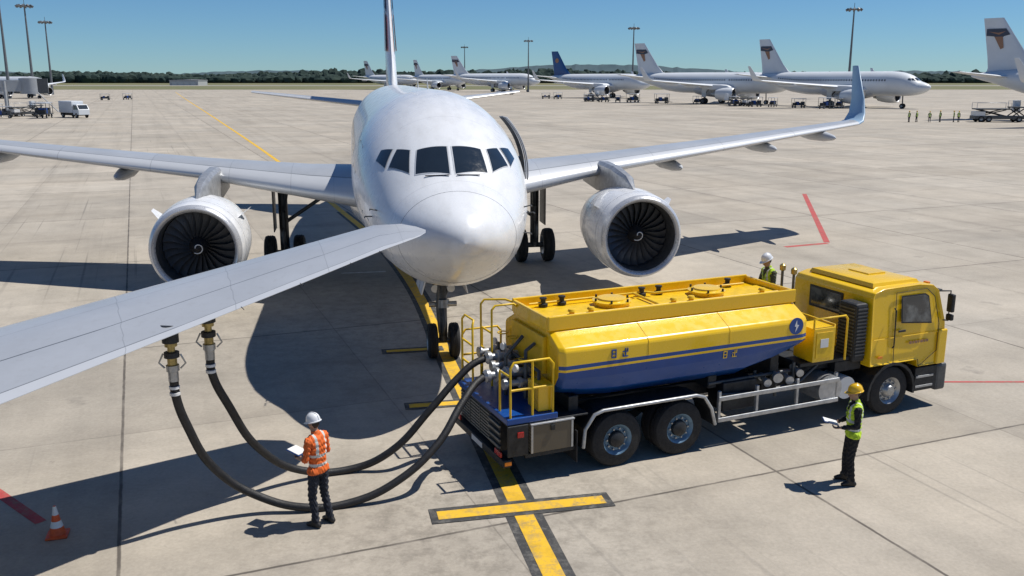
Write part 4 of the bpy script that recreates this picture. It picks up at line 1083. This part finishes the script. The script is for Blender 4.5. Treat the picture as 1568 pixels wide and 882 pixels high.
def cart(x, y, rz, name='baggage_cart'):
    P = empty(name, (x, y, 0), rz)
    box('deck', -1.5, 1.5, -.75, .75, .5, .62, M['gear'], P)
    for a in (-1.4, 1.4):
        for b_ in (-.7, .7): cyl('post', (a, b_, .62), (a, b_, 2.0), .04, M['gear'], P, seg=6)
    box('canopy', -1.5, 1.5, -.75, .75, 2.0, 2.1, M['belly'], P)
    for i in range(4): box('suitcase', -1.3 + i * .68, -.75 + i * .68, -.5, .45, .63, 1.1 + .25 * (i % 2), [M['dark'], M['blue'], M['gear'], M['gear']][i], P)
    for a in (-1.1, 1.1):
        for b_ in (-.6, .6): wheel('wheel', (a, b_, .25), .25, .15, P)
    tubes('tow_bar', [[(1.5, 0, .45), (2.4, 0, .3)]], .04, M['dark'], P)
    return P
def loader(x, y, rz):
    P = empty('cargo_loader', (x, y, 0), rz)
    box('chassis', -4, 4, -1.3, 1.3, .5, 1.0, M['gear'], P)
    box('main_deck', -3.8, 1.6, -1.25, 1.25, 2.0, 2.2, M['gear'], P)
    box('bridge_deck', 1.8, 3.9, -1.4, 1.4, 2.3, 2.5, M['gear'], P)
    for y_ in (-1.1, 1.1):
        tubes('scissor_arm', [[(-3.2, y_, 1.0), (.8, y_, 2.0)], [(-3.2, y_, 2.0), (.8, y_, 1.0)], [(1.9, y_, 1.0), (3.7, y_, 2.3)], [(1.9, y_, 2.3), (3.7, y_, 1.0)]], .09, M['dark'], P)
        tubes('hand_rail', [[(-3.8, y_ * 1.1, 2.2), (-3.8, y_ * 1.1, 3.1), (1.5, y_ * 1.1, 3.1), (1.5, y_ * 1.1, 2.2)], [(1.9, y_ * 1.2, 2.5), (1.9, y_ * 1.2, 3.4), (3.8, y_ * 1.2, 3.4), (3.8, y_ * 1.2, 2.5)]], .04, M['alu'], P)
    box('operator_cabin', 2.9, 3.9, 1.5, 2.3, 1.6, 3.5, M['bgwhite'], P)
    box('engine_box', -3.9, -2.4, -1.2, 1.2, 1.0, 1.7, M['whitep'], P)
    for x_ in (-3, -1.8, 2.9):
        for y_ in (-1.2, 1.2): wheel('wheel', (x_, y_, .5), .5, .35, P)
    return P
v0 = van(-80.4, 171, R(-35))
c0 = cart(-136, 312, R(10))
L0 = loader(80.5, 154, R(-8))
for (x, y, r) in ((-92, 168, 20), (-96, 172, 80), (-89, 176, 140), (-101, 180, 30), (-131, 318, 70), (62, 238, 20), (66, 236, 60), (58, 243, 100), (71, 231, 10), (28, 285, 30), (32, 282, 80), (24, 290, 10), (36, 278, 30), (12, 330, 0), (16, 326, 50), (88, 156, 60), (92, 160, 20), (43, 268, 10), (52, 262, 60), (75, 222, 20), (79, 225, 60), (-98, 166, 50), (-103, 171, 10), (-85, 169, 100)):
    dup(c0, (x, y, 0), R(r), random.uniform(1.0, 1.35))
dup(L0, (60, 246, 0), R(120), .9); dup(L0, (-93, 178, 0), R(65), .8); dup(L0, (26, 295, 0), R(40), .9); dup(L0, (-3, 420, 0), R(20), 1); dup(L0, (-104, 176, 0), R(15), .9)
dup(v0, (-110, 190, 0), R(60), .9)

def jet_bridge(x, y, rz):
    P = empty('jet_bridge', (x, y, 0), rz)
    g = mat('bridge_cladding', (.38, .40, .42), .5, 0, .08, .6)
    box('tunnel_outer', -16, 0, -1.6, 1.6, 4.2, 7.0, g, P)
    box('tunnel_inner', -.2, 12, -1.3, 1.3, 4.4, 6.7, g, P)
    for i in range(12): box('tunnel_window', -15.4 + i * 1.25, -14.5 + i * 1.25, -1.64, -1.61, 5.4, 6.2, M['glass'], P, bevel=0)
    revolve('rotunda', [(0, 2.2), (3.2, 2.2), (3.6, 0)], (12.8, 0, 3.9), (0, 0, 1), g, P, 20)
    box('cab_head', 13.5, 16, -1.8, 1.8, 4.0, 7.0, M['gear'], P)
    for y_ in (-1, 1): cyl('lift_column', (8, y_ * 1.7, .6), (8, y_ * 1.7, 6.5), .3, g, P)
    box('bogie', 7, 9, -1.9, 1.9, .3, .9, M['dark'], P)
    for y_ in (-1.6, 1.6): wheel('wheel', (8, y_, .6), .6, .4, P)
    tubes('service_stairs', [[(14, -2, 4.2), (17.5, -2, .2)], [(14, -2.9, 4.2), (17.5, -2.9, .2)]], .09, g, P)
    return P
jet_bridge(-112, 190, R(25))

def hangar(x, y, w, h):
    P = empty('hangar', (x, y, 0))
    box('hall', -w/2, w/2, -15, 15, 0, h, mat('hangar_cladding', (.40, .41, .41), .7, 0, .05, .05), P, bevel=0)
    rings = [[(-w/2 - .5, yy, h), (w/2 + .5, yy, h), (w/2 + .5, yy, h + .6), (0, yy, h + h * .22), (-w/2 - .5, yy, h + .6)] for yy in (-15.5, 15.5)]
    loft('roof', rings, mat('hangar_roof', (.30, .31, .32), .7, 0, .05, .05), P, smooth=False)
    for i in range(4): box('door', -w*.42 + i * w * .215, -w*.42 + (i + .9) * w * .215, -15.2, -15.05, 0, h * .75, M['alu'], P, bevel=0)
hangar(-345, 1000, 30, 5)

# ------------------------------------------------------------------ light, world, camera
SEL, SAZ = 60.0, 74.0
w = D.worlds.new('World'); SC.world = w; w.use_nodes = True
nt = w.node_tree; bgn = nt.nodes['Background']
sk = nt.nodes.new('ShaderNodeTexSky'); sk.sky_type = 'NISHITA'; sk.sun_disc = False
sk.sun_elevation = R(SEL); sk.sun_rotation = R(SAZ); sk.air_density = 1.0; sk.dust_density = 0.0; sk.ozone_density = 5.0; sk.altitude = 1500
tint = nt.nodes.new('ShaderNodeMix'); tint.data_type = 'RGBA'; tint.blend_type = 'MULTIPLY'; tint.inputs[0].default_value = 1.0
nt.links.new(sk.outputs[0], tint.inputs[6]); tint.inputs[7].default_value = (.66, .95, 1.18, 1)
nt.links.new(tint.outputs[2], bgn.inputs[0]); bgn.inputs[1].default_value = .072
sl = D.lights.new('sun', 'SUN'); sl.energy = 5.0; sl.angle = R(.5); sl.color = (1, .96, .89)
so = D.objects.new('sun', sl); link(so)
dirv = Vector((math.sin(R(SAZ)) * math.cos(R(SEL)), math.cos(R(SAZ)) * math.cos(R(SEL)), math.sin(R(SEL))))
so.rotation_euler = dirv.to_track_quat('Z', 'Y').to_euler(); so.location = (40, 10, 60)

cam = D.cameras.new('camera'); cam.lens = 32.14; cam.sensor_width = 36; cam.clip_start = .1; cam.clip_end = 12000
co = D.objects.new('camera', cam); link(co); co.location = (0, 0, 7.0); co.rotation_euler = (R(90 - 12.9), 0, 0)
SC.camera = co
SC.view_settings.view_transform = 'Standard'; SC.view_settings.look = 'None'; SC.view_settings.exposure = 0
